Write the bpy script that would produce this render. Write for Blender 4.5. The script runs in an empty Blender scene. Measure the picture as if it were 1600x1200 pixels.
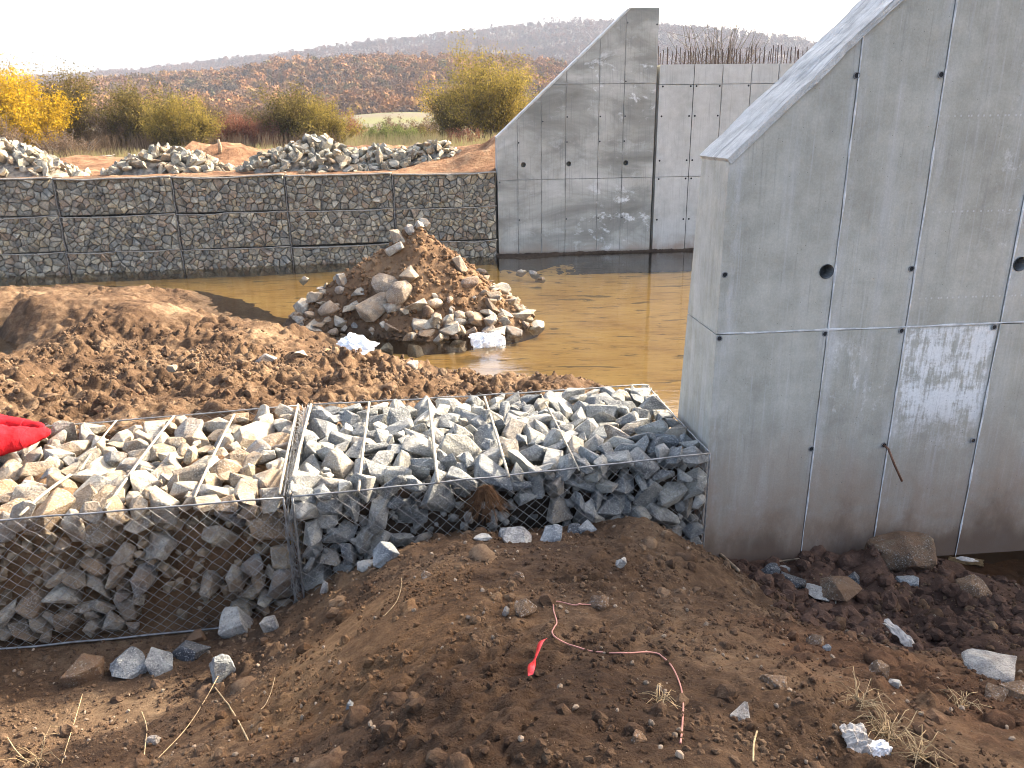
import bpy, bmesh, math, random
import numpy as np
from mathutils import Vector, Matrix
from mathutils.geometry import tessellate_polygon

random.seed(7); RNG = np.random.default_rng(7)
SC = bpy.context.scene
COL = SC.collection

# ------------------------------------------------------------------ camera, world, sun, exposure
FPX, PITCH, ROLL = 1200.0, math.radians(18.6), math.radians(0.85)
_F = np.array([0, math.cos(PITCH), -math.sin(PITCH)]); _R0 = np.array([1.0, 0, 0]); _U0 = np.cross(_R0, _F)
_R = math.cos(ROLL) * _R0 - math.sin(ROLL) * _U0
_U = math.cos(ROLL) * _U0 + math.sin(ROLL) * _R0
cam_data = bpy.data.cameras.new('camera'); cam = bpy.data.objects.new('camera', cam_data); COL.objects.link(cam)
cam_data.sensor_width = 36; cam_data.lens = 36 * FPX / 1600; cam_data.clip_start = 0.05; cam_data.clip_end = 8000
cam.matrix_world = Matrix(((_R[0], _U[0], -_F[0], 0), (_R[1], _U[1], -_F[1], 0), (_R[2], _U[2], -_F[2], 0), (0, 0, 0, 1)))
SC.camera = cam

SUN = np.array([1.38, 1.0, 1.0]); SUN /= np.linalg.norm(SUN)
SUN_EL = math.asin(SUN[2]); SUN_AZ = math.atan2(SUN[0], SUN[1])
world = bpy.data.worlds.new('World'); SC.world = world; world.use_nodes = True
wn = world.node_tree; wn.nodes.clear()
wo = wn.nodes.new('ShaderNodeOutputWorld'); wb = wn.nodes.new('ShaderNodeBackground'); ws = wn.nodes.new('ShaderNodeTexSky')
ws.sky_type = 'NISHITA'; ws.sun_disc = False; ws.sun_elevation = SUN_EL; ws.sun_rotation = SUN_AZ
ws.air_density = 0.75; ws.dust_density = 6.0; ws.ozone_density = 0.0
wb.inputs['Strength'].default_value = 0.15
wn.links.new(ws.outputs[0], wb.inputs[0]); wn.links.new(wb.outputs[0], wo.inputs[0])
sd = bpy.data.lights.new('sun', 'SUN'); so = bpy.data.objects.new('sun', sd); COL.objects.link(so)
sd.energy = 2.7; sd.angle = math.radians(0.6); sd.color = (1.0, 0.9, 0.74)
so.rotation_euler = Vector(SUN).to_track_quat('Z', 'Y').to_euler()
SC.view_settings.view_transform = 'Standard'; SC.view_settings.look = 'None'
SC.view_settings.exposure = 2.3; SC.view_settings.gamma = 1.0
SC.cycles.max_bounces = 6; SC.cycles.diffuse_bounces = 3; SC.cycles.transparent_max_bounces = 12
SC.cycles.volume_bounces = 0; SC.cycles.caustics_reflective = False; SC.cycles.caustics_refractive = False
SC.cycles.use_denoising = True; SC.cycles.filter_width = 1.0

# ------------------------------------------------------------------ helpers
def ray(px, py):
    d = _F * FPX + _R * (px - 800) - _U * (py - 600)
    return d / np.linalg.norm(d)
def onz(px, py, z):
    d = ray(px, py); return d * (z / d[2])
def aty(px, py, y):
    d = ray(px, py); return d * (y / d[1])

_perm = np.random.default_rng(3).permutation(256); _perm = np.concatenate([_perm, _perm, _perm])
_ga = np.random.default_rng(4).uniform(0, 2 * np.pi, 256); _gx, _gy = np.cos(_ga), np.sin(_ga)
def perlin(x, y, seed=0):
    x = np.asarray(x, float) + seed * 17.31; y = np.asarray(y, float) + seed * 9.77
    xi = np.floor(x).astype(int); yi = np.floor(y).astype(int); xf = x - xi; yf = y - yi
    xi &= 255; yi &= 255
    u = xf * xf * xf * (xf * (xf * 6 - 15) + 10); v = yf * yf * yf * (yf * (yf * 6 - 15) + 10)
    def g(ix, iy, dx, dy):
        h = _perm[_perm[ix & 255] + (iy & 255)]; return _gx[h] * dx + _gy[h] * dy
    a = g(xi, yi, xf, yf); b = g(xi + 1, yi, xf - 1, yf); c = g(xi, yi + 1, xf, yf - 1); d = g(xi + 1, yi + 1, xf - 1, yf - 1)
    return (a + u * (b - a)) + v * ((c + u * (d - c)) - (a + u * (b - a)))
def fbm(x, y, octs, seed=0, billow=False):
    """octs: list of (wavelength, amplitude)"""
    r = 0
    for k, (w, a) in enumerate(octs):
        n = perlin(np.asarray(x) / w, np.asarray(y) / w, seed + k * 3)
        r = r + a * ((np.abs(n) * 2.2 - 0.5) if billow else n * 1.4)
    return r
def sstep(a, b, x):
    t = np.clip((np.asarray(x, float) - a) / (b - a), 0, 1); return t * t * (3 - 2 * t)

def mesh_np(name, verts, faces, mat=None, smooth=False):
    """faces: (n,3) or (n,4) int array"""
    verts = np.asarray(verts, np.float32); faces = np.asarray(faces, np.int32)
    me = bpy.data.meshes.new(name); k = faces.shape[1]
    me.vertices.add(len(verts)); me.vertices.foreach_set('co', verts.ravel())
    me.loops.add(faces.size); me.loops.foreach_set('vertex_index', faces.ravel())
    me.polygons.add(len(faces)); me.polygons.foreach_set('loop_start', np.arange(0, faces.size, k, dtype=np.int32))
    if smooth: me.polygons.foreach_set('use_smooth', np.ones(len(faces), bool))
    else: me.polygons.foreach_set('use_smooth', np.zeros(len(faces), bool))
    me.update(calc_edges=True)
    if mat: me.materials.append(mat)
    return me
def mesh_py(name, verts, faces, mat=None, smooth=False):
    me = bpy.data.meshes.new(name); me.from_pydata([tuple(map(float, v)) for v in verts], [], faces); me.update()
    me.polygons.foreach_set('use_smooth', [smooth] * len(me.polygons))
    if mat: me.materials.append(mat)
    return me
def link(name, me, parent=None, loc=None, rot=None, scale=None, kind=None):
    o = bpy.data.objects.new(name, me); COL.objects.link(o)
    if parent: o.parent = parent
    if loc is not None: o.location = loc
    if rot is not None: o.rotation_euler = rot
    if scale is not None: o.scale = scale
    if kind: o['kind'] = kind
    return o
def thing(name, label, cat, loc=(0, 0, 0), rz=0, group=None):
    o = bpy.data.objects.new(name, None); COL.objects.link(o); o.location = loc; o.rotation_euler = (0, 0, rz)
    o.empty_display_size = 0.2
    o['label'] = label; o['category'] = cat
    if group: o['group'] = group
    return o
def tag(o, label, cat, group=None):
    o['label'] = label; o['category'] = cat
    if group: o['group'] = group
    return o
def grid_faces(nx, ny):
    i = np.arange(nx - 1); j = np.arange(ny - 1); I, J = np.meshgrid(i, j)
    a = (J * nx + I).ravel(); return np.stack([a, a + 1, a + 1 + nx, a + nx], 1)

class G:
    """tiny node-graph builder"""
    def __init__(s, name):
        s.m = bpy.data.materials.new(name); s.m.use_nodes = True; s.t = s.m.node_tree; s.t.nodes.clear()
        s.out = s.t.nodes.new('ShaderNodeOutputMaterial')
        s.tc = s.t.nodes.new('ShaderNodeTexCoord'); s.geo = None
    def set(s, sock, v):
        if v is None: return
        if hasattr(v, 'is_output'): s.t.links.new(v, sock)
        else:
            if isinstance(v, (tuple, list)) and len(v) == 3 and sock.type == 'RGBA': v = (*v, 1)
            sock.default_value = v
    def n(s, typ, props=None, **inp):
        nd = s.t.nodes.new(typ)
        for k, v in (props or {}).items(): setattr(nd, k, v)
        for k, v in inp.items(): s.set(nd.inputs[k.replace('_', ' ')], v)
        return nd
    def math(s, op, a, b=None, clamp=False):
        nd = s.t.nodes.new('ShaderNodeMath'); nd.operation = op; nd.use_clamp = clamp
        s.set(nd.inputs[0], a); s.set(nd.inputs[1], b); return nd.outputs[0]
    def mix(s, f, a, b, mode='MIX'):
        nd = s.t.nodes.new('ShaderNodeMix'); nd.data_type = 'RGBA'; nd.blend_type = mode
        s.set(nd.inputs[0], f); s.set(nd.inputs[6], a); s.set(nd.inputs[7], b); return nd.outputs[2]
    def ramp(s, f, stops):
        nd = s.t.nodes.new('ShaderNodeValToRGB'); cr = nd.color_ramp
        while len(cr.elements) < len(stops): cr.elements.new(0.5)
        for e, (p, c) in zip(cr.elements, stops):
            e.position = p; e.color = (*c, 1) if len(c) == 3 else c
        s.set(nd.inputs[0], f); return nd.outputs[0]
    def rng(s, v, a, b, c=0.0, d=1.0, smooth=True):
        nd = s.t.nodes.new('ShaderNodeMapRange'); nd.interpolation_type = 'SMOOTHSTEP' if smooth else 'LINEAR'
        for i, x in enumerate((v, a, b, c, d)): s.set(nd.inputs[i], x)
        return nd.outputs[0]
    def noise(s, scale, vec=None, detail=4, rough=0.55, dist=0.0, stretch=None):
        vec = vec or s.tc.outputs['Object']
        if stretch:
            mp = s.n('ShaderNodeMapping', Vector=vec, Scale=stretch); vec = mp.outputs[0]
        nd = s.n('ShaderNodeTexNoise', Vector=vec, Scale=scale, Detail=detail, Roughness=rough, Distortion=dist)
        return nd.outputs[0]
    def xyz(s, vec=None):
        nd = s.n('ShaderNodeSeparateXYZ', Vector=vec or s.tc.outputs['Object']); return nd.outputs
    def bump(s, h, dist=0.01, strength=1.0, normal=None):
        nd = s.n('ShaderNodeBump', Height=h, Distance=dist, Strength=strength)
        if normal: s.set(nd.inputs['Normal'], normal)
        return nd.outputs[0]
    def bsdf(s, color, rough=0.8, normal=None, spec=0.3, metal=0.0, **kw):
        nd = s.n('ShaderNodeBsdfPrincipled', Base_Color=color, Roughness=rough, Metallic=metal)
        nd.inputs['Specular IOR Level'].default_value = spec
        if normal: s.set(nd.inputs['Normal'], normal)
        for k, v in kw.items(): s.set(nd.inputs[k.replace('_', ' ')], v)
        s.t.links.new(nd.outputs[0], s.out.inputs[0]); return nd
    def box(s, x, z, x0, x1, z0, z1, e=0.05):
        a = s.rng(x, x0 - e, x0 + e); b = s.rng(x, x1 - e, x1 + e, 1, 0)
        c = s.rng(z, z0 - e, z0 + e); d = s.rng(z, z1 - e, z1 + e, 1, 0)
        return s.math('MULTIPLY', s.math('MULTIPLY', a, b), s.math('MULTIPLY', c, d))

# ------------------------------------------------------------------ materials
def mat_dirt(name, c_dark, c_mid, c_light, scale=1.0, bump=0.012, patches=False, margin=False):
    g = G(name); P = g.n('ShaderNodeNewGeometry').outputs['Position']
    n1 = g.math('MULTIPLY_ADD' if False else 'ADD', g.math('MULTIPLY', g.noise(0.9 * scale, P, 5, 0.6), 1.35), -0.175); n2 = g.noise(9 * scale, P, 6, 0.7); n3 = g.noise(70 * scale, P, 3, 0.7)
    f = g.math('ADD', g.math('MULTIPLY', n1, 0.42), g.math('ADD', g.math('MULTIPLY', n2, 0.36), g.math('MULTIPLY', n3, 0.22)))
    c = g.ramp(f, [(0.36, c_dark), (0.5, c_mid), (0.66, c_light)])
    if patches:
        wob = g.noise(2.2, P, 4, 0.7)
        for (qx, qy, rad_, col, f_) in ((-0.75, 3.3, 0.95, (1.35, 1.25, 1.05), 0.9), (0.05, 2.2, 0.75, (0.52, 0.50, 0.50), 0.85), (-2.3, 4.0, 1.1, (0.95, 1.0, 1.08), 0.8), (1.9, 3.0, 0.8, (1.12, 0.95, 0.88), 0.7)):
            dv = g.n('ShaderNodeVectorMath', {'operation': 'DISTANCE'}); g.set(dv.inputs[0], g.n('ShaderNodeVectorMath', {'operation': 'MULTIPLY'}).outputs[0]); mul = dv.inputs[0].links[0].from_node; g.set(mul.inputs[0], P); mul.inputs[1].default_value = (1, 1, 0); dv.inputs[1].default_value = (qx, qy, 0)
            dd = g.math('ADD', dv.outputs['Value'], g.math('MULTIPLY', g.math('SUBTRACT', wob, 0.5), 1.6)); c = g.mix(g.rng(dd, rad_ * 0.5, rad_ * 1.1, f_, 0), c, g.mix(1, c, col, 'MULTIPLY'))
    if margin:
        zz = g.math('ADD', g.xyz(P)[2], g.math('MULTIPLY', g.math('SUBTRACT', n2, 0.5), 0.12)); c = g.mix(g.rng(zz, -3.84, -3.70, 0.6, 0), c, (0.07, 0.048, 0.03))
    sp = g.n('ShaderNodeTexVoronoi', Vector=P, Scale=95 * scale)
    pale = g.math('MULTIPLY', g.math('LESS_THAN', sp.outputs['Distance'], 0.16), g.math('GREATER_THAN', g.noise(33 * scale, P, 1), 0.6))
    c = g.mix(g.math('MULTIPLY', pale, 0.55), c, (0.4, 0.33, 0.25))
    hb = g.math('ADD', g.noise(28 * scale, P, 6, 0.75), g.math('MULTIPLY', g.noise(120 * scale, P, 3, 0.7), 0.3))
    g.bsdf(c, 0.95, g.bump(hb, bump), spec=0.15); return g.m
M = {}
M['dirt'] = mat_dirt('dirt', (0.045, 0.026, 0.015), (0.13, 0.078, 0.043), (0.28, 0.18, 0.10), 1.0, 0.04, True)
M['dirt_pebble'] = mat_dirt('dirt_clod', (0.045, 0.026, 0.015), (0.125, 0.075, 0.043), (0.27, 0.18, 0.105), 2.6, 0.01, True)
M['bank'] = mat_dirt('bank_dirt', (0.05, 0.028, 0.016), (0.15, 0.09, 0.05), (0.36, 0.245, 0.145), 0.9, 0.06, False, True)
M['bank_clod'] = mat_dirt('bank_clod', (0.05, 0.03, 0.018), (0.15, 0.093, 0.054), (0.33, 0.23, 0.14), 1.3, 0.03)
M['heap_dirt'] = mat_dirt('heap_dirt', (0.075, 0.042, 0.023), (0.165, 0.098, 0.052), (0.29, 0.185, 0.10), 0.6, 0.03, False, True)
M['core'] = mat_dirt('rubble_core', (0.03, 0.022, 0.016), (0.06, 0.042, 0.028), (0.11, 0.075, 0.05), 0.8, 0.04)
M['pit'] = mat_dirt('wet_dirt', (0.045, 0.026, 0.018), (0.095, 0.056, 0.038), (0.17, 0.105, 0.072), 1.0, 0.015)

def mat_stone(name, stops, dust=0.0, dustc=(0.32, 0.22, 0.13), bump=0.006, sc=1.0):
    g = G(name); oi = g.n('ShaderNodeObjectInfo'); r = oi.outputs['Random']
    T = g.tc.outputs['Object']; P = g.n('ShaderNodeNewGeometry').outputs['Position']
    base = g.ramp(r, stops); base_n = base.node; base_n.color_ramp.interpolation = 'CONSTANT'
    v = g.noise(6 * sc, P, 6, 0.7); c = g.mix(g.rng(v, 0.3, 0.7), g.mix(1, base, (0.5, 0.5, 0.52), 'MULTIPLY'), g.mix(1, base, (1.4, 1.36, 1.26), 'MULTIPLY'))
    sp = g.noise(90 * sc, P, 2, 0.6); c = g.mix(g.rng(sp, 0.54, 0.68, 0, 0.5), c, (0.6, 0.59, 0.54)); c = g.mix(g.rng(sp, 0.30, 0.44, 0.5, 0), c, (0.04, 0.04, 0.045))
    if dust:
        nz = g.xyz(g.n('ShaderNodeNewGeometry').outputs['Normal'])[2]
        dm = g.math('MULTIPLY', g.rng(g.noise(5 * sc, P, 5, 0.65), 0.62 - 0.35 * dust, 0.8 - 0.3 * dust), dust)
        c = g.mix(dm, c, dustc)
    hb = g.math('ADD', g.noise(14 * sc, P, 8, 0.72), g.math('MULTIPLY', g.noise(60 * sc, P, 3, 0.6), 0.35))
    g.bsdf(c, 0.82, g.bump(hb, bump * 5), spec=0.3); return g.m
GREY = [(0, (0.21, 0.215, 0.205)), (0.15, (0.32, 0.31, 0.27)), (0.3, (0.17, 0.18, 0.178)), (0.42, (0.37, 0.355, 0.31)), (0.55, (0.25, 0.255, 0.24)), (0.68, (0.30, 0.265, 0.215)), (0.78, (0.21, 0.22, 0.215)), (0.9, (0.42, 0.405, 0.36))]
TAN = [(0, (0.30, 0.28, 0.23)), (0.14, (0.36, 0.31, 0.23)), (0.3, (0.22, 0.22, 0.21)), (0.42, (0.40, 0.37, 0.30)), (0.55, (0.28, 0.23, 0.165)), (0.68, (0.33, 0.315, 0.27)), (0.8, (0.25, 0.19, 0.13)), (0.9, (0.44, 0.41, 0.34))]
WALLS = [(p, (min(.6,a*1.65), min(.58,b*1.58), min(.55,c*1.42))) for p, (a, b, c) in [(0, (0.22, 0.21, 0.185)), (0.14, (0.30, 0.28, 0.24)), (0.3, (0.17, 0.165, 0.15)), (0.42, (0.26, 0.25, 0.215)), (0.55, (0.24, 0.195, 0.155)), (0.68, (0.20, 0.205, 0.195)), (0.8, (0.28, 0.25, 0.19)), (0.93, (0.35, 0.335, 0.29))]]
ROUND = [(0, (0.33, 0.25, 0.17)), (0.2, (0.25, 0.20, 0.145)), (0.4, (0.36, 0.30, 0.22)), (0.55, (0.24, 0.23, 0.21)), (0.7, (0.38, 0.28, 0.18)), (0.85, (0.22, 0.15, 0.10))]
M['stone'] = mat_stone('grey_stone', GREY, 0.15)
M['stone_dusty'] = mat_stone('dusty_stone', TAN, 0.6, (0.26, 0.17, 0.095))
M['stone_wall'] = mat_stone('wall_stone', WALLS, 0.15, sc=0.7)
M['stone_pile'] = mat_stone('pile_stone', [(p, (c[0], c[1] * 0.98, c[2] * 0.9)) for p, c in TAN], 0.1, sc=0.6)
M['stone_round'] = mat_stone('boulder_stone', ROUND, 0.5, (0.2, 0.12, 0.065), sc=0.7)
def plain_stone(name, c, sc=1.0, dust=0.0): return mat_stone(name, [(0, c), (1, c)], dust, (0.17, 0.10, 0.055), sc=sc)
M['blue_stone'] = plain_stone('blue_stone', (0.27, 0.285, 0.285)); M['pale_stone'] = plain_stone('pale_stone', (0.38, 0.365, 0.33), 1.0, 0.25)
M['brown_stone'] = plain_stone('brown_stone', (0.24, 0.155, 0.09), 1.0, 0.5); M['dark_stone'] = plain_stone('dark_stone', (0.095, 0.10, 0.105))
M['white_stone'] = plain_stone('white_stone', (0.46, 0.43, 0.38), 1.6, 0.4); M['mud_stone'] = plain_stone('mud_stone', (0.15, 0.11, 0.07), 1.0, 0.9)

def simple(name, c, rough=0.6, spec=0.3, metal=0, var=0.25, nscale=20, bump=0.0, **kw):
    g = G(name); P = g.n('ShaderNodeNewGeometry').outputs['Position']
    v = g.noise(nscale, P, 4); cc = g.mix(g.rng(v, 0.3, 0.7), tuple(x * (1 - var) for x in c), tuple(min(1, x * (1 + var)) for x in c))
    g.bsdf(cc, rough, g.bump(v, bump) if bump else None, spec=spec, metal=metal, **kw); return g.m
M['wire'] = simple('galvanised_wire', (0.27, 0.265, 0.25), 0.45, 0.5, 0.55, 0.3)
M['rod'] = simple('weathered_rod', (0.36, 0.31, 0.23), 0.6, 0.4, 0.1, 0.35, 40)
M['farwire'] = simple('dull_wire', (0.22, 0.21, 0.19), 0.6, 0.3, 0.2)
M['rimwire'] = simple('rim_wire', (0.30, 0.28, 0.24), 0.6, 0.3, 0.1)
M['rebar'] = simple('rebar', (0.07, 0.045, 0.035), 0.8, 0.3, 0.3)
M['rust'] = simple('rusty_rod', (0.17, 0.085, 0.05), 0.8, 0.3, 0.2)
M['sack'] = simple('white_fabric', (0.8, 0.8, 0.78), 0.8, 0.2, 0, 0.06, 8, 0.01)
M['red'] = simple('red_fabric', (0.42, 0.012, 0.018), 0.85, 0.1, 0, 0.3, 14, 0.012)
M['red_seam'] = simple('dark_red_seam', (0.25, 0.004, 0.015), 0.8)
M['redtape'] = simple('red_plastic', (0.72, 0.02, 0.02), 0.35, 0.5, 0, 0.1)
M['stone_fill_w'] = simple('small_filler', (0.13, 0.12, 0.10), 0.9, 0.2, 0, 0.6, 14, 0.01)
M['pink'] = simple('pink_wire', (0.48, 0.22, 0.17), 0.45, 0.4, 0, 0.15)
M['straw'] = simple('dry_straw', (0.42, 0.31, 0.17), 0.8, 0.2, 0, 0.35, 30)
M['root'] = simple('root_fibre', (0.13, 0.07, 0.035), 0.9, 0.1, 0, 0.35, 30)
M['black'] = simple('dark_plug', (0.02, 0.02, 0.02), 0.7)
M['plug'] = simple('grout_ring', (0.22, 0.22, 0.21), 0.9)
M['bark'] = simple('bark', (0.13, 0.10, 0.075), 0.9, 0.1, 0, 0.4, 6)
M['greybark'] = simple('grey_bark', (0.22, 0.19, 0.16), 0.9, 0.1, 0, 0.4, 6)
M['plaster'] = simple('plaster', (0.46, 0.42, 0.36), 0.9, 0.2, 0, 0.2, 25, 0.01)
M['wood'] = simple('old_wood', (0.30, 0.22, 0.14), 0.85, 0.2, 0, 0.35, 14, 0.005)

def mat_concrete(name, kind):
    g = G(name); T = g.tc.outputs['Object']; x, y, z = g.xyz(T)
    big = g.noise(0.9, T, 5, 0.55); med = g.noise(4.5, T, 6, 0.65); fine = g.noise(60, T, 4, 0.7)
    streak = g.noise(7, T, 5, 0.65, stretch=(1, 1, 0.07)); streak2 = g.noise(24, T, 4, 0.6, stretch=(1, 1, 0.04))
    if kind == 'near':
        c = g.ramp(g.math('ADD', g.math('MULTIPLY', med, 0.55), g.math('MULTIPLY', big, 0.45)), [(0.36, (0.355, 0.34, 0.278)), (0.5, (0.455, 0.438, 0.362)), (0.64, (0.565, 0.545, 0.458))])
        c = g.mix(g.rng(streak, 0.5, 0.72, 0, 0.45), c, (0.60, 0.595, 0.565))
        c = g.mix(g.rng(streak2, 0.55, 0.8, 0, 0.5), c, (0.27, 0.262, 0.235))
        # efflorescence patches, strongest on one lower panel
        wn_ = g.math('MULTIPLY', g.rng(g.math('ADD', g.math('MULTIPLY', g.noise(3.0, T, 8, 0.75, stretch=(1, 1, 1.5)), 0.6), g.math('MULTIPLY', g.noise(30, T, 5, 0.7, stretch=(1, 1, 0.12)), 0.4)), 0.43, 0.54), g.rng(z, 1.4, 2.0, 0.45, 1.0))
        wp = g.math('MULTIPLY', g.math('MULTIPLY', g.box(x, z, 1.5, 2.22, 0.9, 2.49, 0.02), g.rng(g.math('ADD', z, g.math('MULTIPLY', g.math('SUBTRACT', g.noise(5, T, 5, 0.7), 0.5), 1.3)), 1.45, 1.75)), wn_)
        wn2 = g.rng(g.noise(6, T, 8, 0.75, stretch=(1, 1, 0.6)), 0.52, 0.66)
        wp2 = g.math('MULTIPLY', g.box(x, z, 0.86, 1.5, 1.75, 2.42, 0.16), wn2)
        wp3 = g.math('MULTIPLY', g.box(x, z, 2.0, 3.6, 2.9, 4.4, 0.25), g.rng(g.noise(7, T, 8, 0.75), 0.54, 0.66))
        wp4 = g.math('MULTIPLY', g.box(x, z, 0.05, 0.8, 0.5, 2.2, 0.2), g.rng(g.noise(5, T, 8, 0.75, stretch=(1, 1, 0.5)), 0.56, 0.7))
        w = g.math('MAXIMUM', g.math('MAXIMUM', wp, g.math('MULTIPLY', wp2, 0.75)), g.math('MAXIMUM', g.math('MULTIPLY', wp3, 0.6), g.math('MULTIPLY', wp4, 0.4)))
        c = g.mix(w, c, (0.84, 0.84, 0.80))
        hn = g.rng(g.noise(9, T, 6, 0.75, stretch=(1, 1, 0.25)), 0.42, 0.66)
        for jx in (0.05, 0.86, 1.48, 2.24, 2.92):
            hal = g.math('MULTIPLY', g.box(x, z, jx - 0.05, jx + 0.07, 0.9, 7.0, 0.05), hn); c = g.mix(g.math('MULTIPLY', hal, 0.55), c, (0.62, 0.62, 0.60))
        fine_run = g.noise(46, T, 3, 0.6, stretch=(1, 1, 0.025)); c = g.mix(g.rng(fine_run, 0.56, 0.74, 0, 0.35), c, (0.62, 0.62, 0.60)); c = g.mix(g.rng(fine_run, 0.26, 0.42, 0.35, 0), c, (0.24, 0.235, 0.215))
        dots = g.n('ShaderNodeTexVoronoi', {'voronoi_dimensions': '1D'}, Scale=22.0, Randomness=0.7); g.set(dots.inputs['W'], x)
        for zr in (2.72, 3.36, 4.02):
            rowm = g.math('MULTIPLY', g.rng(g.math('ABSOLUTE', g.math('SUBTRACT', z, zr)), 0.004, 0.009, 1, 0), g.math('LESS_THAN', dots.outputs['Distance'], 0.13))
            c = g.mix(g.math('MULTIPLY', rowm, g.rng(x, 1.3, 1.8, 0, 0.6)), c, (0.7, 0.7, 0.68))
        # soil splash near the foot
        edge = g.math('ADD', z, g.math('MULTIPLY', g.math('SUBTRACT', g.noise(2.2, T, 5, 0.6, stretch=(1, 1, 0.5)), 0.5), 1.4))
        st = g.rng(edge, 0.6, 2.0, 0.95, 0.0)
        c = g.mix(g.math('MULTIPLY', st, g.rng(med, 0.25, 0.6, 0.5, 1)), c, (0.32, 0.225, 0.15))
        st2 = g.rng(edge, 0.5, 1.0, 0.85, 0.0); c = g.mix(st2, c, (0.14, 0.092, 0.06))
    elif kind == 'far':
        band = g.noise(0.75, T, 6, 0.6, 0.5, stretch=(0.55, 1, 1.3))
        c = g.ramp(band, [(0.34, (0.235, 0.23, 0.195)), (0.46, (0.33, 0.325, 0.28)), (0.55, (0.46, 0.45, 0.395)), (0.68, (0.60, 0.59, 0.53))])
        wb_ = g.rng(g.noise(1.4, T, 7, 0.7, 0.3, stretch=(1, 1, 1.6)), 0.54, 0.66)
        reg = g.math('MAXIMUM', g.box(x, z, 2.6, 5.0, 4.7, 6.3, 0.4), g.box(x, z, 2.6, 5.0, 0.2, 2.5, 0.5))
        c = g.mix(g.math('MULTIPLY', wb_, g.math('MULTIPLY', g.math('ADD', reg, 0.25), 0.9)), c, (0.76, 0.77, 0.74))
        c = g.mix(g.rng(streak2, 0.5, 0.72, 0, 0.45), c, (0.2, 0.2, 0.195))
        edge = g.math('ADD', z, g.math('MULTIPLY', g.math('SUBTRACT', g.noise(0.9, T, 4), 0.5), 0.9))
        c = g.mix(g.rng(edge, 0.5, 0.95, 0.75, 0), c, (0.36, 0.29, 0.22))
        c = g.mix(g.rng(z, 0.52, 0.66, 0.7, 0), c, (0.12, 0.085, 0.06))
    elif kind == 'stem':
        c = g.ramp(g.math('ADD', g.math('MULTIPLY', med, 0.4), g.math('MULTIPLY', big, 0.6)), [(0.36, (0.46, 0.45, 0.40)), (0.5, (0.56, 0.55, 0.50)), (0.64, (0.65, 0.64, 0.59))])
        c = g.mix(g.rng(streak2, 0.5, 0.75, 0, 0.45), c, (0.3, 0.29, 0.26))
        edge = g.math('ADD', z, g.math('MULTIPLY', g.math('SUBTRACT', g.noise(1.6, T, 4), 0.5), 1.0))
        c = g.mix(g.rng(edge, 0.45, 1.0, 0.8, 0), c, (0.3, 0.2, 0.13))
    else:  # coping
        al = g.n('ShaderNodeMapping', Vector=T, Rotation=(0, math.radians(44), 0)).outputs[0]
        groove = g.noise(16, al, 6, 0.75, 0.6, stretch=(0.09, 1.0, 1.0))
        c = g.ramp(g.math('ADD', g.math('MULTIPLY', med, 0.5), g.math('MULTIPLY', streak, 0.5)), [(0.36, (0.42, 0.41, 0.37)), (0.5, (0.62, 0.605, 0.55)), (0.62, (0.76, 0.745, 0.685))])
        c = g.mix(g.rng(groove, 0.34, 0.47, 0.8, 0), c, (0.2, 0.2, 0.19)); med = g.math('ADD', med, g.math('MULTIPLY', groove, 1.5))
    c = g.mix(g.rng(fine, 0.3, 0.75, 0.16, 0), c, (0.1, 0.1, 0.1))
    vv = g.n('ShaderNodeTexVoronoi', Vector=T, Scale=26.0); pit_ = g.math('MULTIPLY', g.math('LESS_THAN', vv.outputs['Distance'], 0.085), g.math('GREATER_THAN', g.noise(5, T, 2), 0.52))
    c = g.mix(g.math('MULTIPLY', pit_, 0.6), c, (0.08, 0.08, 0.08))
    hb = g.math('SUBTRACT', g.math('ADD', g.math('MULTIPLY', fine, 0.2), med), g.math('MULTIPLY', pit_, 0.5))
    g.bsdf(c, 0.85, g.bump(hb, 0.004 if kind in ('near', 'far', 'stem') else 0.02), spec=0.3); return g.m
for k in ('near', 'far', 'stem', 'coping'): M['concrete_' + k] = mat_concrete('concrete_' + k, k)
M['fin'] = simple('grout_fin', (0.60, 0.60, 0.57), 0.85, 0.2, 0, 0.25, 12, 0.004)
M['farfin'] = simple('joint_line', (0.27, 0.265, 0.24), 0.85, 0.2, 0, 0.4, 3, 0.004)

def mat_water(name, ripple, dens):
    g = G(name); P = g.n('ShaderNodeNewGeometry').outputs['Position']
    h = g.math('ADD', g.noise(2.2, P, 4, 0.6, stretch=(0.7, 2.2, 1)), g.math('MULTIPLY', g.noise(11, P, 2, 0.5, stretch=(0.7, 1.6, 1)), 0.18))
    nrm = g.bump(h, ripple)
    tr = g.n('ShaderNodeBsdfTransparent', Color=(dens[0], dens[1], dens[2])); gl = g.n('ShaderNodeBsdfGlossy', Color=(1, 1, 1), Roughness=0.04, Normal=nrm)
    fr = g.n('ShaderNodeFresnel', IOR=1.33, Normal=nrm)
    mx = g.n('ShaderNodeMixShader'); g.set(mx.inputs[0], g.math('MULTIPLY', fr.outputs[0], 1.0)); g.set(mx.inputs[1], tr.outputs[0]); g.set(mx.inputs[2], gl.outputs[0])
    g.t.links.new(mx.outputs[0], g.out.inputs[0]); return g.m
M['water'] = mat_water('river_water', 0.006, (0.98, 0.93, 0.80)); M['puddle'] = mat_water('puddle_water', 0.006, (0.8, 0.68, 0.5))
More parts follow.
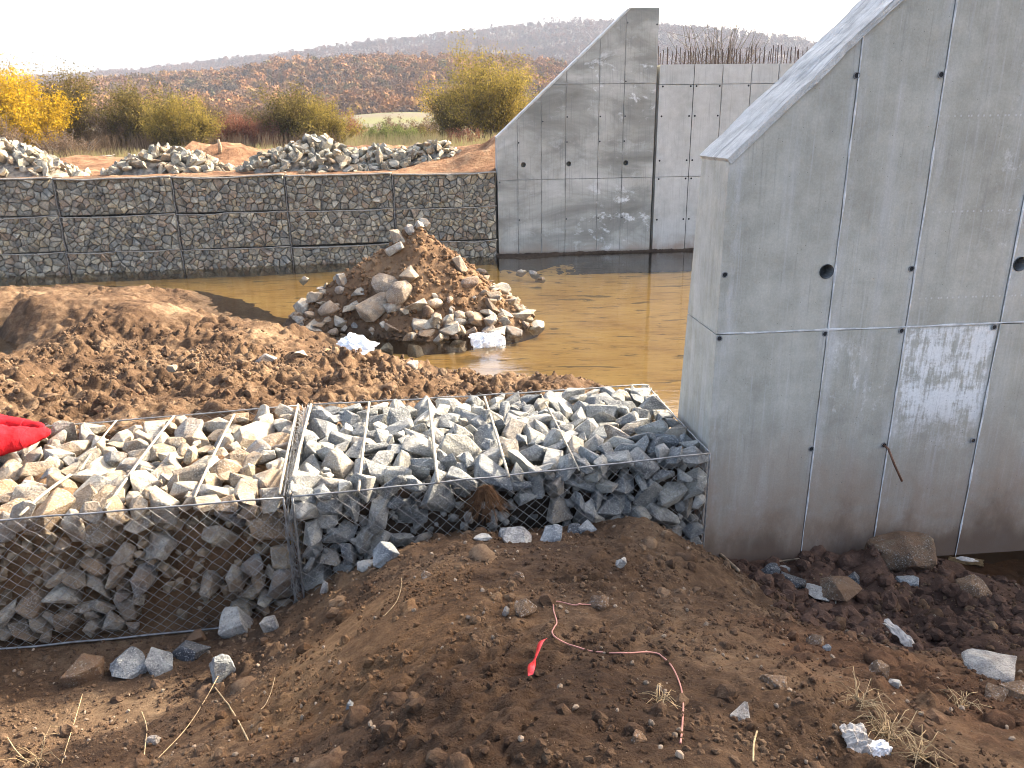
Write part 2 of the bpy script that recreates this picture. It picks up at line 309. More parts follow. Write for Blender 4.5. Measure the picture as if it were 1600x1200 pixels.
def mat_bed():
    g = G('river_bed'); P = g.n('ShaderNodeNewGeometry').outputs['Position']
    n1 = g.noise(0.5, P, 5, 0.6); n2 = g.noise(3.0, P, 5, 0.7, 0.4, stretch=(0.6, 2.0, 1))
    c = g.ramp(g.math('ADD', g.math('MULTIPLY', n1, 0.5), g.math('MULTIPLY', n2, 0.5)), [(0.34, (0.36, 0.205, 0.06)), (0.46, (0.58, 0.355, 0.11)), (0.62, (0.70, 0.46, 0.16))])
    dk = g.rng(g.noise(2.4, P, 5, 0.65, 0.8, stretch=(0.45, 2.0, 1)), 0.57, 0.64)
    c = g.mix(g.math('MULTIPLY', dk, 0.75), c, (0.06, 0.055, 0.035))
    g.bsdf(c, 0.9, g.bump(n2, 0.02), spec=0.1); return g.m
M['bed'] = mat_bed()

def mat_leaf(name, cols, nscale=0.9, trans=0.3):
    g = G(name); P = g.n('ShaderNodeNewGeometry').outputs['Position']; isl = g.n('ShaderNodeNewGeometry').outputs['Random Per Island']
    f = g.math('ADD', g.math('MULTIPLY', g.noise(nscale, P, 3), 0.6), g.math('MULTIPLY', isl, 0.4))
    k = len(cols); c = g.ramp(f, [(0.28 + 0.44 * i / max(1, k - 1), cc) for i, cc in enumerate(cols)])
    df = g.n('ShaderNodeBsdfDiffuse', Color=c); tl = g.n('ShaderNodeBsdfTranslucent', Color=c)
    mx = g.n('ShaderNodeMixShader'); mx.inputs[0].default_value = trans; g.set(mx.inputs[1], df.outputs[0]); g.set(mx.inputs[2], tl.outputs[0])
    g.t.links.new(mx.outputs[0], g.out.inputs[0]); return g.m
M['yellow_leaf'] = mat_leaf('yellow_leaves', [(0.18, 0.13, 0.02), (0.48, 0.31, 0.02), (0.62, 0.42, 0.035)], 1.2, 0.4)
M['olive_leaf'] = mat_leaf('olive_leaves', [(0.055, 0.047, 0.02), (0.15, 0.115, 0.035), (0.26, 0.195, 0.06)], 0.8)
M['gold_leaf'] = mat_leaf('gold_green_leaves', [(0.09, 0.075, 0.022), (0.24, 0.185, 0.045), (0.38, 0.28, 0.07)], 0.8, 0.4)
M['green_leaf'] = mat_leaf('green_leaves', [(0.07, 0.09, 0.03), (0.16, 0.19, 0.06), (0.26, 0.27, 0.10)], 0.8)
M['brown_leaf'] = mat_leaf('brown_leaves', [(0.08, 0.055, 0.035), (0.16, 0.11, 0.07), (0.25, 0.175, 0.115)], 0.8)
M['red_leaf'] = mat_leaf('red_brown_leaves', [(0.12, 0.05, 0.035), (0.24, 0.10, 0.065), (0.32, 0.17, 0.10)], 0.8)
M['grass'] = mat_leaf('dry_grass_blades', [(0.22, 0.17, 0.09), (0.36, 0.29, 0.16), (0.30, 0.30, 0.12)], 0.3)

def mat_forest(name, stops):
    g = G(name); oi = g.n('ShaderNodeObjectInfo'); r = oi.outputs['Random']; L = oi.outputs['Location']
    isl = g.n('ShaderNodeNewGeometry').outputs['Random Per Island']
    f = g.math('ADD', g.math('MULTIPLY', r, 0.5), g.math('MULTIPLY', g.noise(0.011, L, 3, 0.6), 0.75))
    f = g.math('SUBTRACT', f, 0.13)
    c = g.ramp(f, stops); c = g.mix(1, c, g.ramp(isl, [(0, (0.6, 0.6, 0.6)), (1, (1.3, 1.3, 1.3))]), 'MULTIPLY')
    g.bsdf(c, 0.95, spec=0.05); return g.m
M['forest_a'] = mat_forest('autumn_forest', [(0.2, (0.102, 0.070, 0.043)), (0.36, (0.174, 0.087, 0.040)), (0.46, (0.265, 0.121, 0.043)), (0.56, (0.123, 0.100, 0.043)), (0.66, (0.336, 0.165, 0.058)), (0.8, (0.194, 0.104, 0.054))])
M['forest_b'] = mat_forest('bare_forest', [(0.2, (0.078, 0.048, 0.040)), (0.4, (0.117, 0.066, 0.052)), (0.55, (0.164, 0.075, 0.043)), (0.7, (0.086, 0.060, 0.043)), (0.85, (0.196, 0.087, 0.043))])

# ------------------------------------------------------------------ stone shapes
def stone_mesh(seed, cobble=False, n=13, bevel=0.05):
    r = np.random.default_rng(seed); bm = bmesh.new()
    pts = r.normal(size=(n, 3)); pts /= np.linalg.norm(pts, axis=1)[:, None]
    if not cobble: pts *= r.uniform(0.82, 1.12, (n, 1))
    if not cobble: pts /= (np.abs(pts).max(1) ** r.uniform(0.35, 0.9))[:, None]
    pts *= np.array([1.12, 0.9, 0.72]) * r.uniform(0.88, 1.12, 3)
    for p in pts: bm.verts.new(p)
    res = bmesh.ops.convex_hull(bm, input=bm.verts)
    loose = [v for v in bm.verts if not v.link_faces]; bmesh.ops.delete(bm, geom=loose, context='VERTS')
    bmesh.ops.dissolve_limit(bm, angle_limit=math.radians(14), verts=bm.verts[:], edges=bm.edges[:])
    if bevel: bmesh.ops.bevel(bm, geom=bm.edges[:], offset=0.13 if cobble else bevel, segments=1, affect='EDGES', clamp_overlap=True)
    bmesh.ops.triangulate(bm, faces=[f for f in bm.faces if len(f.verts) > 4])
    me = bpy.data.meshes.new('stone'); bm.to_mesh(me); bm.free()
    if cobble:
        me.polygons.foreach_set('use_smooth', [True] * len(me.polygons))
    return me
def variants(matname, seeds, **kw):
    out = []
    for s in seeds:
        me = stone_mesh(s, **kw); me.materials.append(M[matname]); out.append(me)
    return out
V_near = variants('stone', range(100, 122)); V_dusty = variants('stone_dusty', range(130, 150))
V_pile = variants('stone_pile', range(160, 176), bevel=0)
V_round = variants('stone_round', range(180, 192), n=22, cobble=True); V_mound = variants('stone_dusty', range(195, 203))
def rot_rand(flat=1.0):
    return (random.gauss(0, 0.35 * flat) , random.gauss(0, 0.35 * flat), random.uniform(0, 6.283))
def put_stone(parent, me, loc, r, rot=None, asp=None, name='stone'):
    asp = asp or (random.uniform(0.95, 1.3), random.uniform(0.8, 1.1), random.uniform(0.7, 1.0))
    return link(name, me, parent, loc, rot or rot_rand(), tuple(r * a for a in asp))

# joined scatter of small lumps
def ico_variants(k, sub, amp, seed, flat=0.8):
    out = []
    for i in range(k):
        bm = bmesh.new(); bmesh.ops.create_icosphere(bm, subdivisions=sub, radius=1)
        r = np.random.default_rng(seed + i); co = np.array([v.co for v in bm.verts]); bm.faces.ensure_lookup_table()
        off = sum(np.sin(co @ r.normal(size=3) * f + r.uniform(0, 6)) for f in (2, 3.1, 4.5)) / 3
        co = co * (1 + amp * off + r.normal(0, amp * 0.35, len(co)))[:, None] * np.array([1.15, 0.9, flat])
        out.append((co, np.array([[v.index for v in f.verts] for f in bm.faces]))); bm.free()
    return out
def scatter_mesh(name, pos, rad, var, mat, smooth=False, seed=1):
    r = np.random.default_rng(seed); pos = np.asarray(pos); rad = np.asarray(rad); VV, FF, base = [], [], 0
    ids = r.integers(0, len(var), len(pos))
    for k, (co, fa) in enumerate(var):
        sel = np.where(ids == k)[0]
        if not len(sel): continue
        q = r.normal(size=(len(sel), 4)); q /= np.linalg.norm(q, axis=1)[:, None]; w, x, y, z = q.T
        Rm = np.stack([1 - 2 * (y * y + z * z), 2 * (x * y - z * w), 2 * (x * z + y * w), 2 * (x * y + z * w), 1 - 2 * (x * x + z * z), 2 * (y * z - x * w), 2 * (x * z - y * w), 2 * (y * z + x * w), 1 - 2 * (x * x + y * y)], 1).reshape(-1, 3, 3)
        v = np.einsum('nij,mj->nmi', Rm, co) * rad[sel][:, None, None] + pos[sel][:, None, :]
        f = fa[None] + (np.arange(len(sel)) * len(co))[:, None, None] + base
        VV.append(v.reshape(-1, 3)); FF.append(f.reshape(-1, 3)); base += len(sel) * len(co)
    return mesh_np(name, np.concatenate(VV), np.concatenate(FF), mat, smooth)

def tube(pts, r, sides=6, cap=True, r1=None):
    """returns verts, quad faces (list)"""
    pts = np.asarray(pts, float); n = len(pts); V = []; Fc = []
    r1 = r if r1 is None else r1
    t = np.gradient(pts, axis=0); t /= np.linalg.norm(t, axis=1)[:, None] + 1e-9
    up = np.array([0, 0, 1.0]); 
    if abs(t[0] @ up) > 0.9: up = np.array([1.0, 0, 0])
    for i in range(n):
        a = np.cross(t[i], up); a /= np.linalg.norm(a) + 1e-9; b = np.cross(a, t[i]); up = b
        rr = r + (r1 - r) * i / max(1, n - 1)
        for k in range(sides):
            an = 2 * np.pi * k / sides; V.append(pts[i] + rr * (math.cos(an) * a + math.sin(an) * b))
    for i in range(n - 1):
        for k in range(sides):
            k2 = (k + 1) % sides; Fc.append([i * sides + k, i * sides + k2, (i + 1) * sides + k2, (i + 1) * sides + k])
    if cap: Fc.append(list(range(sides))[::-1]); Fc.append([(n - 1) * sides + k for k in range(sides)])
    return V, Fc
def join(parts):
    V, Fc = [], []
    for v, f in parts:
        b = len(V); V.extend(v); Fc.extend([[i + b for i in q] for q in f])
    return V, Fc
def boxvf(x0, x1, y0, y1, z0, z1):
    V = [(x0, y0, z0), (x1, y0, z0), (x1, y1, z0), (x0, y1, z0), (x0, y0, z1), (x1, y0, z1), (x1, y1, z1), (x0, y1, z1)]
    return V, [[3, 2, 1, 0], [4, 5, 6, 7], [0, 1, 5, 4], [1, 2, 6, 5], [2, 3, 7, 6], [3, 0, 4, 7]]

# ------------------------------------------------------------------ river bed and water
WZ = -3.9
gx = np.linspace(-60, 60, 160); gy = np.linspace(0, 40, 120); X, Y = np.meshgrid(gx, gy)
Z = -4.16 + fbm(X, Y, [(5, 0.05), (1.3, 0.03)], 5)
Z = np.where(Y < 6.5, -4.6, Z)
link('river_bed', mesh_np('river_bed', np.stack([X, Y, Z], -1).reshape(-1, 3), grid_faces(160, 120), M['bed'], True), kind='structure')
V = [(-60, 6.6, WZ), (60, 6.6, WZ), (60, 32, WZ), (-60, 32, WZ)]
link('river_water', mesh_py('river_water', V, [[0, 1, 2, 3]], M['water']), kind='structure')

# ------------------------------------------------------------------ far bank, fields, hills
FB_D = math.radians(9.5); FBD = np.array([math.cos(FB_D), math.sin(FB_D)]); FBN = np.array([-math.sin(FB_D), math.cos(FB_D)])
FB0 = np.array([-0.40, 24.27])     # right front foot of the far gabion wall
def far_h(X, Y):
    h = -1.45 + (fbm(X, Y, [(7, 0.10), (2, 0.07), (0.7, 0.05)], 11) + fbm(X, Y, [(0.5, 0.06), (0.25, 0.03)], 15, True)) * (Y < 75)
    for (cx, cy, a, b, rx, ry) in [(-0.2, 27.6, 0.95, 0, 2.4, 1.8), (-3.0, 31.5, 0.75, 0, 4.0, 1.6), (-14.0, 37.0, 0.75, 0, 2.4, 1.5), (-18.5, 34, 0.4, 0, 3, 2), (-9.5, 38.0, 0.5, 0, 3.5, 1.5), (-24, 38, 0.5, 0, 4, 2), (-5.5, 37, 0.6, 0, 3.0, 1.5)]:
        h = h + a * np.exp(-((X - cx) / rx) ** 2 - ((Y - cy) / ry) ** 2) * (1 + 0.35 * fbm(X, Y, [(0.8, 1)], 3))
    h = h + sstep(70, 300, Y) * 3.0 + sstep(160, 330, Y) * 4.0 * np.exp(-((X / np.maximum(Y, 1) + 0.13) / 0.12) ** 2)
    return h
ys = 24.9 * (3200 / 24.9) ** (np.linspace(0, 1, 260) ** 1.35); us = np.linspace(-1, 1, 260)
YY = np.repeat(ys[:, None], 260, 1); XX = us[None, :] * (YY * 1.15 + 8) ; YY = YY + np.where(YY < 60, XX * math.tan(FB_D), 0) * (1 - sstep(30, 60, YY))
YY[0] = FB0[1] + 0.55 + (XX[0] - FB0[0]) * math.tan(FB_D)
XX = XX.copy(); YY = np.maximum(YY, FB0[1] + 0.55 + (XX - FB0[0]) * math.tan(FB_D))
ZZ = far_h(XX, YY)
def mat_far():
    g = G('far_ground'); P = g.n('ShaderNodeNewGeometry').outputs['Position']; x, y, z = g.xyz(P)
    n1 = g.noise(0.35, P, 6, 0.65); n2 = g.noise(2.5, P, 5, 0.7)
    red = g.ramp(g.math('ADD', g.math('MULTIPLY', n1, 0.5), g.math('MULTIPLY', n2, 0.5)), [(0.38, (0.12, 0.062, 0.034)), (0.5, (0.25, 0.135, 0.073)), (0.62, (0.42, 0.27, 0.155))])
    gr = g.ramp(n1, [(0.35, (0.17, 0.14, 0.07)), (0.5, (0.28, 0.235, 0.12)), (0.65, (0.22, 0.23, 0.09))])
    yy = g.math('ADD', y, g.math('MULTIPLY', g.math('SUBTRACT', n1, 0.5), 14.0))
    c = g.mix(g.rng(yy, 38, 46), red, gr)
    fld = g.ramp(g.noise(0.012, P, 2, 0.4), [(0.42, (0.15, 0.125, 0.08)), (0.5, (0.15, 0.15, 0.06)), (0.6, (0.17, 0.135, 0.085))])
    c = g.mix(g.rng(y, 90, 140), c, fld)
    g.bsdf(c, 0.95, g.bump(g.noise(3.5, P, 7, 0.75), 0.22), spec=0.1); return g.m
link('far_ground', mesh_np('far_ground', np.stack([XX, YY, ZZ], -1).reshape(-1, 3), grid_faces(260, 260), mat_far(), True), kind='structure')

def azim(px): return (px - 792) / (FPX * 1.055)       # tan of the azimuth at the horizon row, near enough
def hill(name, prof, r0, r1, r2, seed, mat, drop=0):
    """prof: list of (px, py of ridge); surface rises from radius r0 to the ridge at r1, then falls to r2"""
    pxs = [p for p, _ in prof]; pys = [q for _, q in prof]
    ta = np.linspace(azim(pxs[0]), azim(pxs[-1]), 200)
    rows = np.linspace(r0, r2, 70)
    T, Rr = np.meshgrid(ta, rows)
    el = (196 - 0.015 * (np.interp(T, [azim(p) for p in pxs], pxs) - 800) - (np.interp(T, [azim(p) for p in pxs], pys) + drop)) / (FPX * 1.055)
    rr = r1 * (1 + 0.10 * perlin(T * 5, T * 0, seed)); top = el * rr
    s = np.where(Rr < rr, sstep(r0, 1, 0) * 0 + np.clip((Rr - r0) / (rr - r0), 0, 1) ** 1.25, 1 - 0.5 * sstep(0, 1, (Rr - rr) / (r2 - rr)))
    Zt = -2 + s * (top + 2) + s * fbm(T * 9, Rr / 80, [(1, 0.09), (0.4, 0.04)], seed) * top * (Rr < rr)
    X = T * Rr; Y = Rr + 0 * T
    o = link(name, mesh_np(name, np.stack([X, Y, Zt], -1).reshape(-1, 3), grid_faces(200, 70), mat, True), kind='structure')
    return o
M['hill'] = simple('leaf_litter_ground', (0.16, 0.12, 0.085), 0.95, 0.1, 0, 0.3, 0.02)
ridge_b = [(-900, 160), (-400, 145), (-100, 136), (130, 127), (300, 112), (420, 100), (500, 93), (600, 77), (700, 66), (800, 58), (900, 50), (1000, 51), (1100, 59), (1200, 70), (1300, 86), (1450, 105), (1700, 125), (2300, 150)]
ridge_a = [(-900, 170), (-300, 165), (0, 160), (130, 145), (260, 132), (360, 126), (450, 112), (550, 108), (640, 104), (740, 102), (840, 108), (940, 128), (1040, 145), (1200, 158), (1600, 165), (2300, 170)]
hb = hill('far_hill', ridge_b, 620, 1150, 1500, 2, M['hill'], 6)
ha = hill('near_hill', ridge_a, 300, 520, 700, 6, M['hill'], 12)

def far_tree(seed, bare):
    r = np.random.default_rng(seed); V, Fc = [], []
    v, f = tube([(0, 0, -1), (0.1, 0, 3), (0, 0.15, 6.5)], 0.22, 4, False, 0.08); V += v; Fc += f
    for k in range(6):
        a = r.uniform(0, 6.28); h = r.uniform(2.5, 6); l = r.uniform(2, 4)
        v, f = tube([(0, 0, h), (math.cos(a) * l * .5, math.sin(a) * l * .5, h + l * .6), (math.cos(a) * l * .8, math.sin(a) * l * .8, h + l * 1.1)], 0.10, 3, False, 0.03)
        b = len(V); V += v; Fc += [[i + b for i in q] for q in f]
    n = 110 if bare else 190
    blobs = [(r.normal(0, 1.5), r.normal(0, 1.5), r.uniform(4.2, 8.5), r.uniform(1.2, 2.2)) for _ in range(9)]
    for k in range(n):
        bx, by, bz, br = blobs[r.integers(len(blobs))]
        d = r.normal(size=3); d /= np.linalg.norm(d); p = np.array([bx, by, bz]) + d * br * r.uniform(0.5, 1)
        u = r.normal(size=3); u /= np.linalg.norm(u); w = np.cross(u, d); w /= np.linalg.norm(w) + 1e-9
        s = r.uniform(0.3, 0.65) * (0.7 if bare else 1); b = len(V)
        V += [p - u * s - w * s * .6, p + u * s - w * s * .6, p + u * s * .7 + w * s * .7, p - u * s * .8 + w * s * .5]; Fc.append([b, b + 1, b + 2, b + 3])
    return V, Fc
def forest(name, src, matname, density, seed, bare, smin, smax, label):
    coll = bpy.data.collections.new(name + '_sources')
    for k in range(4):
        V, Fc = far_tree(seed + k, bare); coll.objects.link(bpy.data.objects.new('tree_source', mesh_py('far_tree', V, Fc, M[matname])))
    ng = bpy.data.node_groups.new(name, 'GeometryNodeTree')
    ng.interface.new_socket('Geometry', in_out='INPUT', socket_type='NodeSocketGeometry'); ng.interface.new_socket('Geometry', in_out='OUTPUT', socket_type='NodeSocketGeometry')
    N = ng.nodes; L = ng.links; gi = N.new('NodeGroupInput'); go = N.new('NodeGroupOutput')
    dp = N.new('GeometryNodeDistributePointsOnFaces'); dp.distribute_method = 'RANDOM'; dp.inputs['Density'].default_value = density; dp.inputs['Seed'].default_value = seed
    io = N.new('GeometryNodeInstanceOnPoints'); ci = N.new('GeometryNodeCollectionInfo'); ci.inputs['Collection'].default_value = coll
    ci.inputs['Separate Children'].default_value = True; ci.inputs['Reset Children'].default_value = True; io.inputs['Pick Instance'].default_value = True
    rr = N.new('FunctionNodeRandomValue'); rr.data_type = 'FLOAT_VECTOR'; rr.inputs[0].default_value = (-0.06, -0.06, 0); rr.inputs[1].default_value = (0.06, 0.06, 6.283)
    rs = N.new('FunctionNodeRandomValue'); rs.data_type = 'FLOAT'; rs.inputs[2].default_value = smin; rs.inputs[3].default_value = smax
    L.new(gi.outputs[0], dp.inputs['Mesh']); L.new(dp.outputs['Points'], io.inputs['Points']); L.new(ci.outputs[0], io.inputs['Instance'])
    L.new(rr.outputs[0], io.inputs['Rotation']); L.new(rs.outputs[1], io.inputs['Scale']); L.new(io.outputs[0], go.inputs[0])
    o = link(name, src.data, kind='stuff'); md = o.modifiers.new('scatter', 'NODES'); md.node_group = ng; tag(o, label, 'forest'); return o
forest('far_woodland', hb, 'forest_b', 0.022, 40, True, 0.9, 1.5, 'violet brown mostly bare woodland covering the far hill')
forest('autumn_woodland', ha, 'forest_a', 0.034, 60, False, 0.7, 1.25, 'orange and brown autumn woodland covering the nearer hill')

# ------------------------------------------------------------------ concrete walls
W5 = math.radians(5)
WD = np.array([math.cos(W5), math.sin(W5), 0]); WN = np.array([-math.sin(W5), math.cos(W5), 0])
def clip_poly(poly, f):
    out = []
    for i in range(len(poly)):
        a, b = poly[i], poly[(i + 1) % len(poly)]; fa, fb = f(a), f(b)
        if fa >= 0: out.append(a)
        if (fa >= 0) != (fb >= 0):
            t = fa / (fa - fb); out.append((a[0] + (b[0] - a[0]) * t, a[1] + (b[1] - a[1]) * t))
    return out
def panel_mesh(poly, hole, y0, y1, mat, name='panel', bev=0.006):
    """poly in (x,z), extruded from y0 (front) to y1; optional round hole ((cx,cz),r)"""
    loops = [[Vector((p[0], p[1], 0)) for p in poly]]
    if hole:
        (cx, cz), r = hole; loops.append([Vector((cx + r * math.cos(a), cz + r * math.sin(a), 0)) for a in np.linspace(0, 2 * math.pi, 17)[:-1]])
    flat = [p for l in loops for p in l]; tris = tessellate_polygon(loops)
    n = len(flat); V = [(p.x, y0, p.y) for p in flat] + [(p.x, y1, p.y) for p in flat]; Fc = []
    for t in tris:
        a, b, c = [flat[i] for i in t]; s = (b - a).cross(c - a).z
        t = list(t) if s > 0 else list(t)[::-1]           # ccw in x,z seen from -y
        Fc.append(t); Fc.append([i + n for i in t[::-1]])
    b = 0
    for l in loops:
        k = len(l); area = sum(l[i].x * l[(i + 1) % k].y - l[(i + 1) % k].x * l[i].y for i in range(k))
        for i in range(k):
            j = (i + 1) % k; q = [b + i, b + i + n, b + j + n, b + j]
            if (area > 0) == (l is not loops[0]): q = q[::-1]
            if l is not loops[0]: q = q if area > 0 else q
            Fc.append(q if l is loops[0] and area > 0 else q[::-1] if l is loops[0] else q)
        b += k
    me = mesh_py(name, V, Fc, mat)
    bm = bmesh.new(); bm.from_mesh(me); bmesh.ops.recalc_face_normals(bm, faces=bm.faces); bm.to_mesh(me); bm.free()
    return me
def disc(cx, cz, r, y, sides=14, depth=0.01):
    V = []; Fc = []
    for yy, rr in ((y, r), (y - depth, r * 0.92)):
        for k in range(sides):
            a = 2 * math.pi * k / sides; V.append((cx + rr * math.cos(a), yy, cz + rr * math.sin(a)))
    for k in range(sides):
        k2 = (k + 1) % sides; Fc.append([k, k2, sides + k2, sides + k])
    Fc.append([sides + k for k in range(sides)]); return V, Fc
def ring(cx, cz, r0, r1, y0, y1, sides=16):
    V = []; Fc = []
    for (yy, rr) in ((y0, r1), (y1, r1 * 0.98), (y1, r0), (y0 + 0.0, r0)):
        for k in range(sides):
            a = 2 * math.pi * k / sides; V.append((cx + rr * math.cos(a), yy, cz + rr * math.sin(a)))
    for q in range(3):
        for k in range(sides):
            k2 = (k + 1) % sides; Fc.append([q * sides + k, q * sides + k2, (q + 1) * sides + k2, (q + 1) * sides + k])
    return V, Fc

def wing_wall(root, outline, xj, zj, holes, hole_r, ties, tie_r, mat, fin, finmat, thick_top, thick_bot, zc, L, copemat=None, gap=0.004, endp=0.05):
    """local frame: x along, -y towards the camera, z up from the foot"""
    def inside(poly):
        for i in range(len(outline)):
            a, b = outline[i], outline[(i + 1) % len(outline)]
            f = lambda p, a=a, b=b: (b[0] - a[0]) * (p[1] - a[1]) - (b[1] - a[1]) * (p[0] - a[0])
            poly = clip_poly(poly, f)
            if len(poly) < 3: return None
        return poly
    ztop = max(p[1] for p in outline)
    # panels
    for i in range(len(xj) - 1):
        for j in range(len(zj) - 1):
            x0, x1, z0, z1 = xj[i] + gap, xj[i + 1] - gap, zj[j] + gap, zj[j + 1] - gap
            if i == 0: x0 = xj[0]
            p = inside([(x0, z0), (x1, z0), (x1, z1), (x0, z1)])
            if not p: continue
            hh = None
            for (hx, hz) in holes:
                if x0 < hx < x1 and z0 < hz < z1: hh = ((hx, hz), hole_r)
            link('panel', panel_mesh(p, hh, 0.0015 * ((i * 7 + j * 3) % 3), 0.2, mat), root)
            if hh:
                v, f = ring(hh[0][0], hh[0][1], hole_r * 0.90, hole_r * 0.999, -0.004, 0.19); link('weep_pipe', mesh_py('weep_pipe', v, f, M['plug']), root)
    # core with battered back
    o2 = [(max(p[0], xj[0] + endp), p[1]) for p in outline]
    n = len(o2); back = [thick_bot + (thick_top - thick_bot) * p[1] / zc for p in o2]
    V = [(p[0], 0.2, p[1] - 0.004) for p in o2] + [(p[0], max(b, 0.35), p[1] - 0.004) for p, b in zip(o2, back)]
    Fc = [list(range(n)), [n + i for i in range(n)][::-1]] + [[i, i + n, (i + 1) % n + n, (i + 1) % n] for i in range(n)]
    me = mesh_py('wall_core', V, Fc, mat); bm = bmesh.new(); bm.from_mesh(me); bmesh.ops.recalc_face_normals(bm, faces=bm.faces); bm.to_mesh(me); bm.free()
    link('wall_core', me, root)
    # end panels (narrow face)
    zs = [0] + [z for z in zj[1:-1] if z < zc] + [zc]
    for z0, z1 in zip(zs[:-1], zs[1:]):
        t0, t1 = [thick_bot + (thick_top - thick_bot) * z / zc for z in (z0, z1)]
        a, b = z0 + (gap if z0 else 0), z1 - (gap if z1 < zc else 0)
        V = [(xj[0] - 0.0, 0.2005, a), (xj[0] + endp - .001, 0.2005, a), (xj[0] + endp - .001, t0, a), (xj[0], t0, a), (xj[0], 0.2005, b), (xj[0] + endp - .001, 0.2005, b), (xj[0] + endp - .001, t1, b), (xj[0], t1, b)]
        link('end_panel', mesh_py('end_panel', V, boxvf(0, 1, 0, 1, 0, 1)[1], mat), root)
    # raised grout lines over the joints
    if fin:
        def strip(p, q):
            k = max(2, int(math.hypot(q[0] - p[0], q[1] - p[1]) / 0.08)); V = []
            ver = abs(q[1] - p[1]) > abs(q[0] - p[0])
            for i in range(k + 1):
                t = i / k; x = p[0] + (q[0] - p[0]) * t; z = p[1] + (q[1] - p[1]) * t
                w = fin * (0.25 + 0.9 * abs(perlin(x * 5 + 3, z * 5, 1) * 2) + 0.5 * random.random() ** 2); jx = fin * (0.7 + 0.9 * perlin(x * 3, z * 3, 8))
                for (dx, dy) in ((-w, -0.0035), (0, -0.0045 - w * 0.3), (w, -0.0035)):
                    V.append((x + dx + jx, dy, z) if ver else (x, dy, z + dx + jx))
            Fc = []
            for i in range(k):
                for m in range(2): Fc.append([i * 3 + m, i * 3 + m + 1, i * 3 + m + 4, i * 3 + m + 3])
            me = mesh_py('joint_ridge', V, Fc, finmat, True); link('joint_ridge', me, root)
        def topz(x):
            if x >= outline[3][0]: return ztop
            return zc + (ztop - zc) * (x - xj[0]) / (outline[3][0] - xj[0])
        for x in xj[1:-1]: strip((x, 0.05), (x, topz(x) - 0.03))
        for z in zj[1:-1]:
            xs = xj[0] + 0.02 if z < zc else xj[0] + (z - zc) / (ztop - zc) * (outline[3][0] - xj[0]) + 0.04
            strip((xs, z), (L - 0.1, z))
    for (tx, tz) in ties:
        v, f = ring(tx, tz, tie_r * 0.72, tie_r, 0.001, -0.006, 12); o = link('tie_hole', mesh_py('tie_hole', v, f, M['plug']), root)
        v, f = disc(tx, tz, tie_r * 0.74, -0.001, 12, 0.002); link('tie_plug', mesh_py('tie_plug', v, f, M['black']), o)
    # coping strip over the slope
    sx, sz = outline[3]; k = 90; m = 9; V = []
    for i in range(k + 1):
        t = i / k; x = xj[0] - 0.02 + (sx - xj[0] + 0.02) * t; z = zc + (sz - zc) * t
        for j in range(m):
            u = j / (m - 1); T = thick_bot + (thick_top - thick_bot) * min(1, z / zc) ; T = max(T, 0.4)
            y = -0.012 + (T + 0.03) * u
            amp = 0.006 + 0.009 * (1 if copemat == 'rough' and i > 12 else 0)
            nz = fbm(x * 1.0, y + 5, [(0.35, amp), (0.09, amp * 0.5)], 21, True)
            yy = y + (fbm(x, u * 3, [(0.2, 0.010), (0.06, 0.006)], 9) if copemat == 'rough' else 0) - (0.008 if j == 0 and i > 12 and copemat == 'rough' else 0)
            V.append((x - nz * 0.7, yy, z + 0.012 + nz * 0.7))
    nb = len(V)
    Fc = grid_faces(m, k + 1).tolist()
    V2 = [(v[0] + 0.03, v[1], v[2] - 0.035) for v in V]; V += V2
    edge = [i * m for i in range(k + 1)]; edge2 = [i * m + m - 1 for i in range(k + 1)]
    for e in (edge, edge2):
        for a, b in zip(e[:-1], e[1:]): Fc.append([a, b, b + nb, a + nb])
    for j in range(m - 1): Fc.append([j, j + 1, j + 1 + nb, j + nb])
    link('sloped_coping', mesh_py('sloped_coping', V, Fc, M['concrete_coping'], False), root)

NO = np.array([1.649, 5.550, 0]) - 0.12 * WD; NO[2] = -4.0
near = thing('concrete_wall', 'large grey concrete wing wall with sloped top filling the right side in front', 'concrete wall', NO, W5)
near['group'] = 'concrete walls'
wing_wall(near, [(0, 0), (8.4, 0), (8.4, 7.3), (3.75, 7.3), (0, 3.75)], [0, 0.86, 1.48, 2.24, 2.92, 3.6, 4.3, 5.0, 5.7, 6.4, 7.1, 7.8, 8.4], [0, 2.5, 5.2, 7.3],
          [(0.80, 2.95), (2.31, 2.96)], 0.055, [(0.03, 2.95), (1.455, 2.95), (0.85, 4.29), (1.455, 4.29), (0.025, 2.47), (0.845, 2.475), (1.45, 2.475), (2.20, 2.475), (0.845, 1.53), (1.45, 1.53), (2.205, 1.53), (2.19, 4.29)], 0.024,
          M['concrete_near'], 0.008, M['fin'], 0.57, 0.95, 3.75, 8.4, 'rough')
v, f = tube([(1.45, -0.0, 1.53), (1.455, -0.06, 1.52), (1.50, -0.10, 1.40), (1.56, -0.14, 1.27)], 0.009, 6)
link('bent_rod', mesh_py('bent_rod', v, f, M['rust'], True), near)

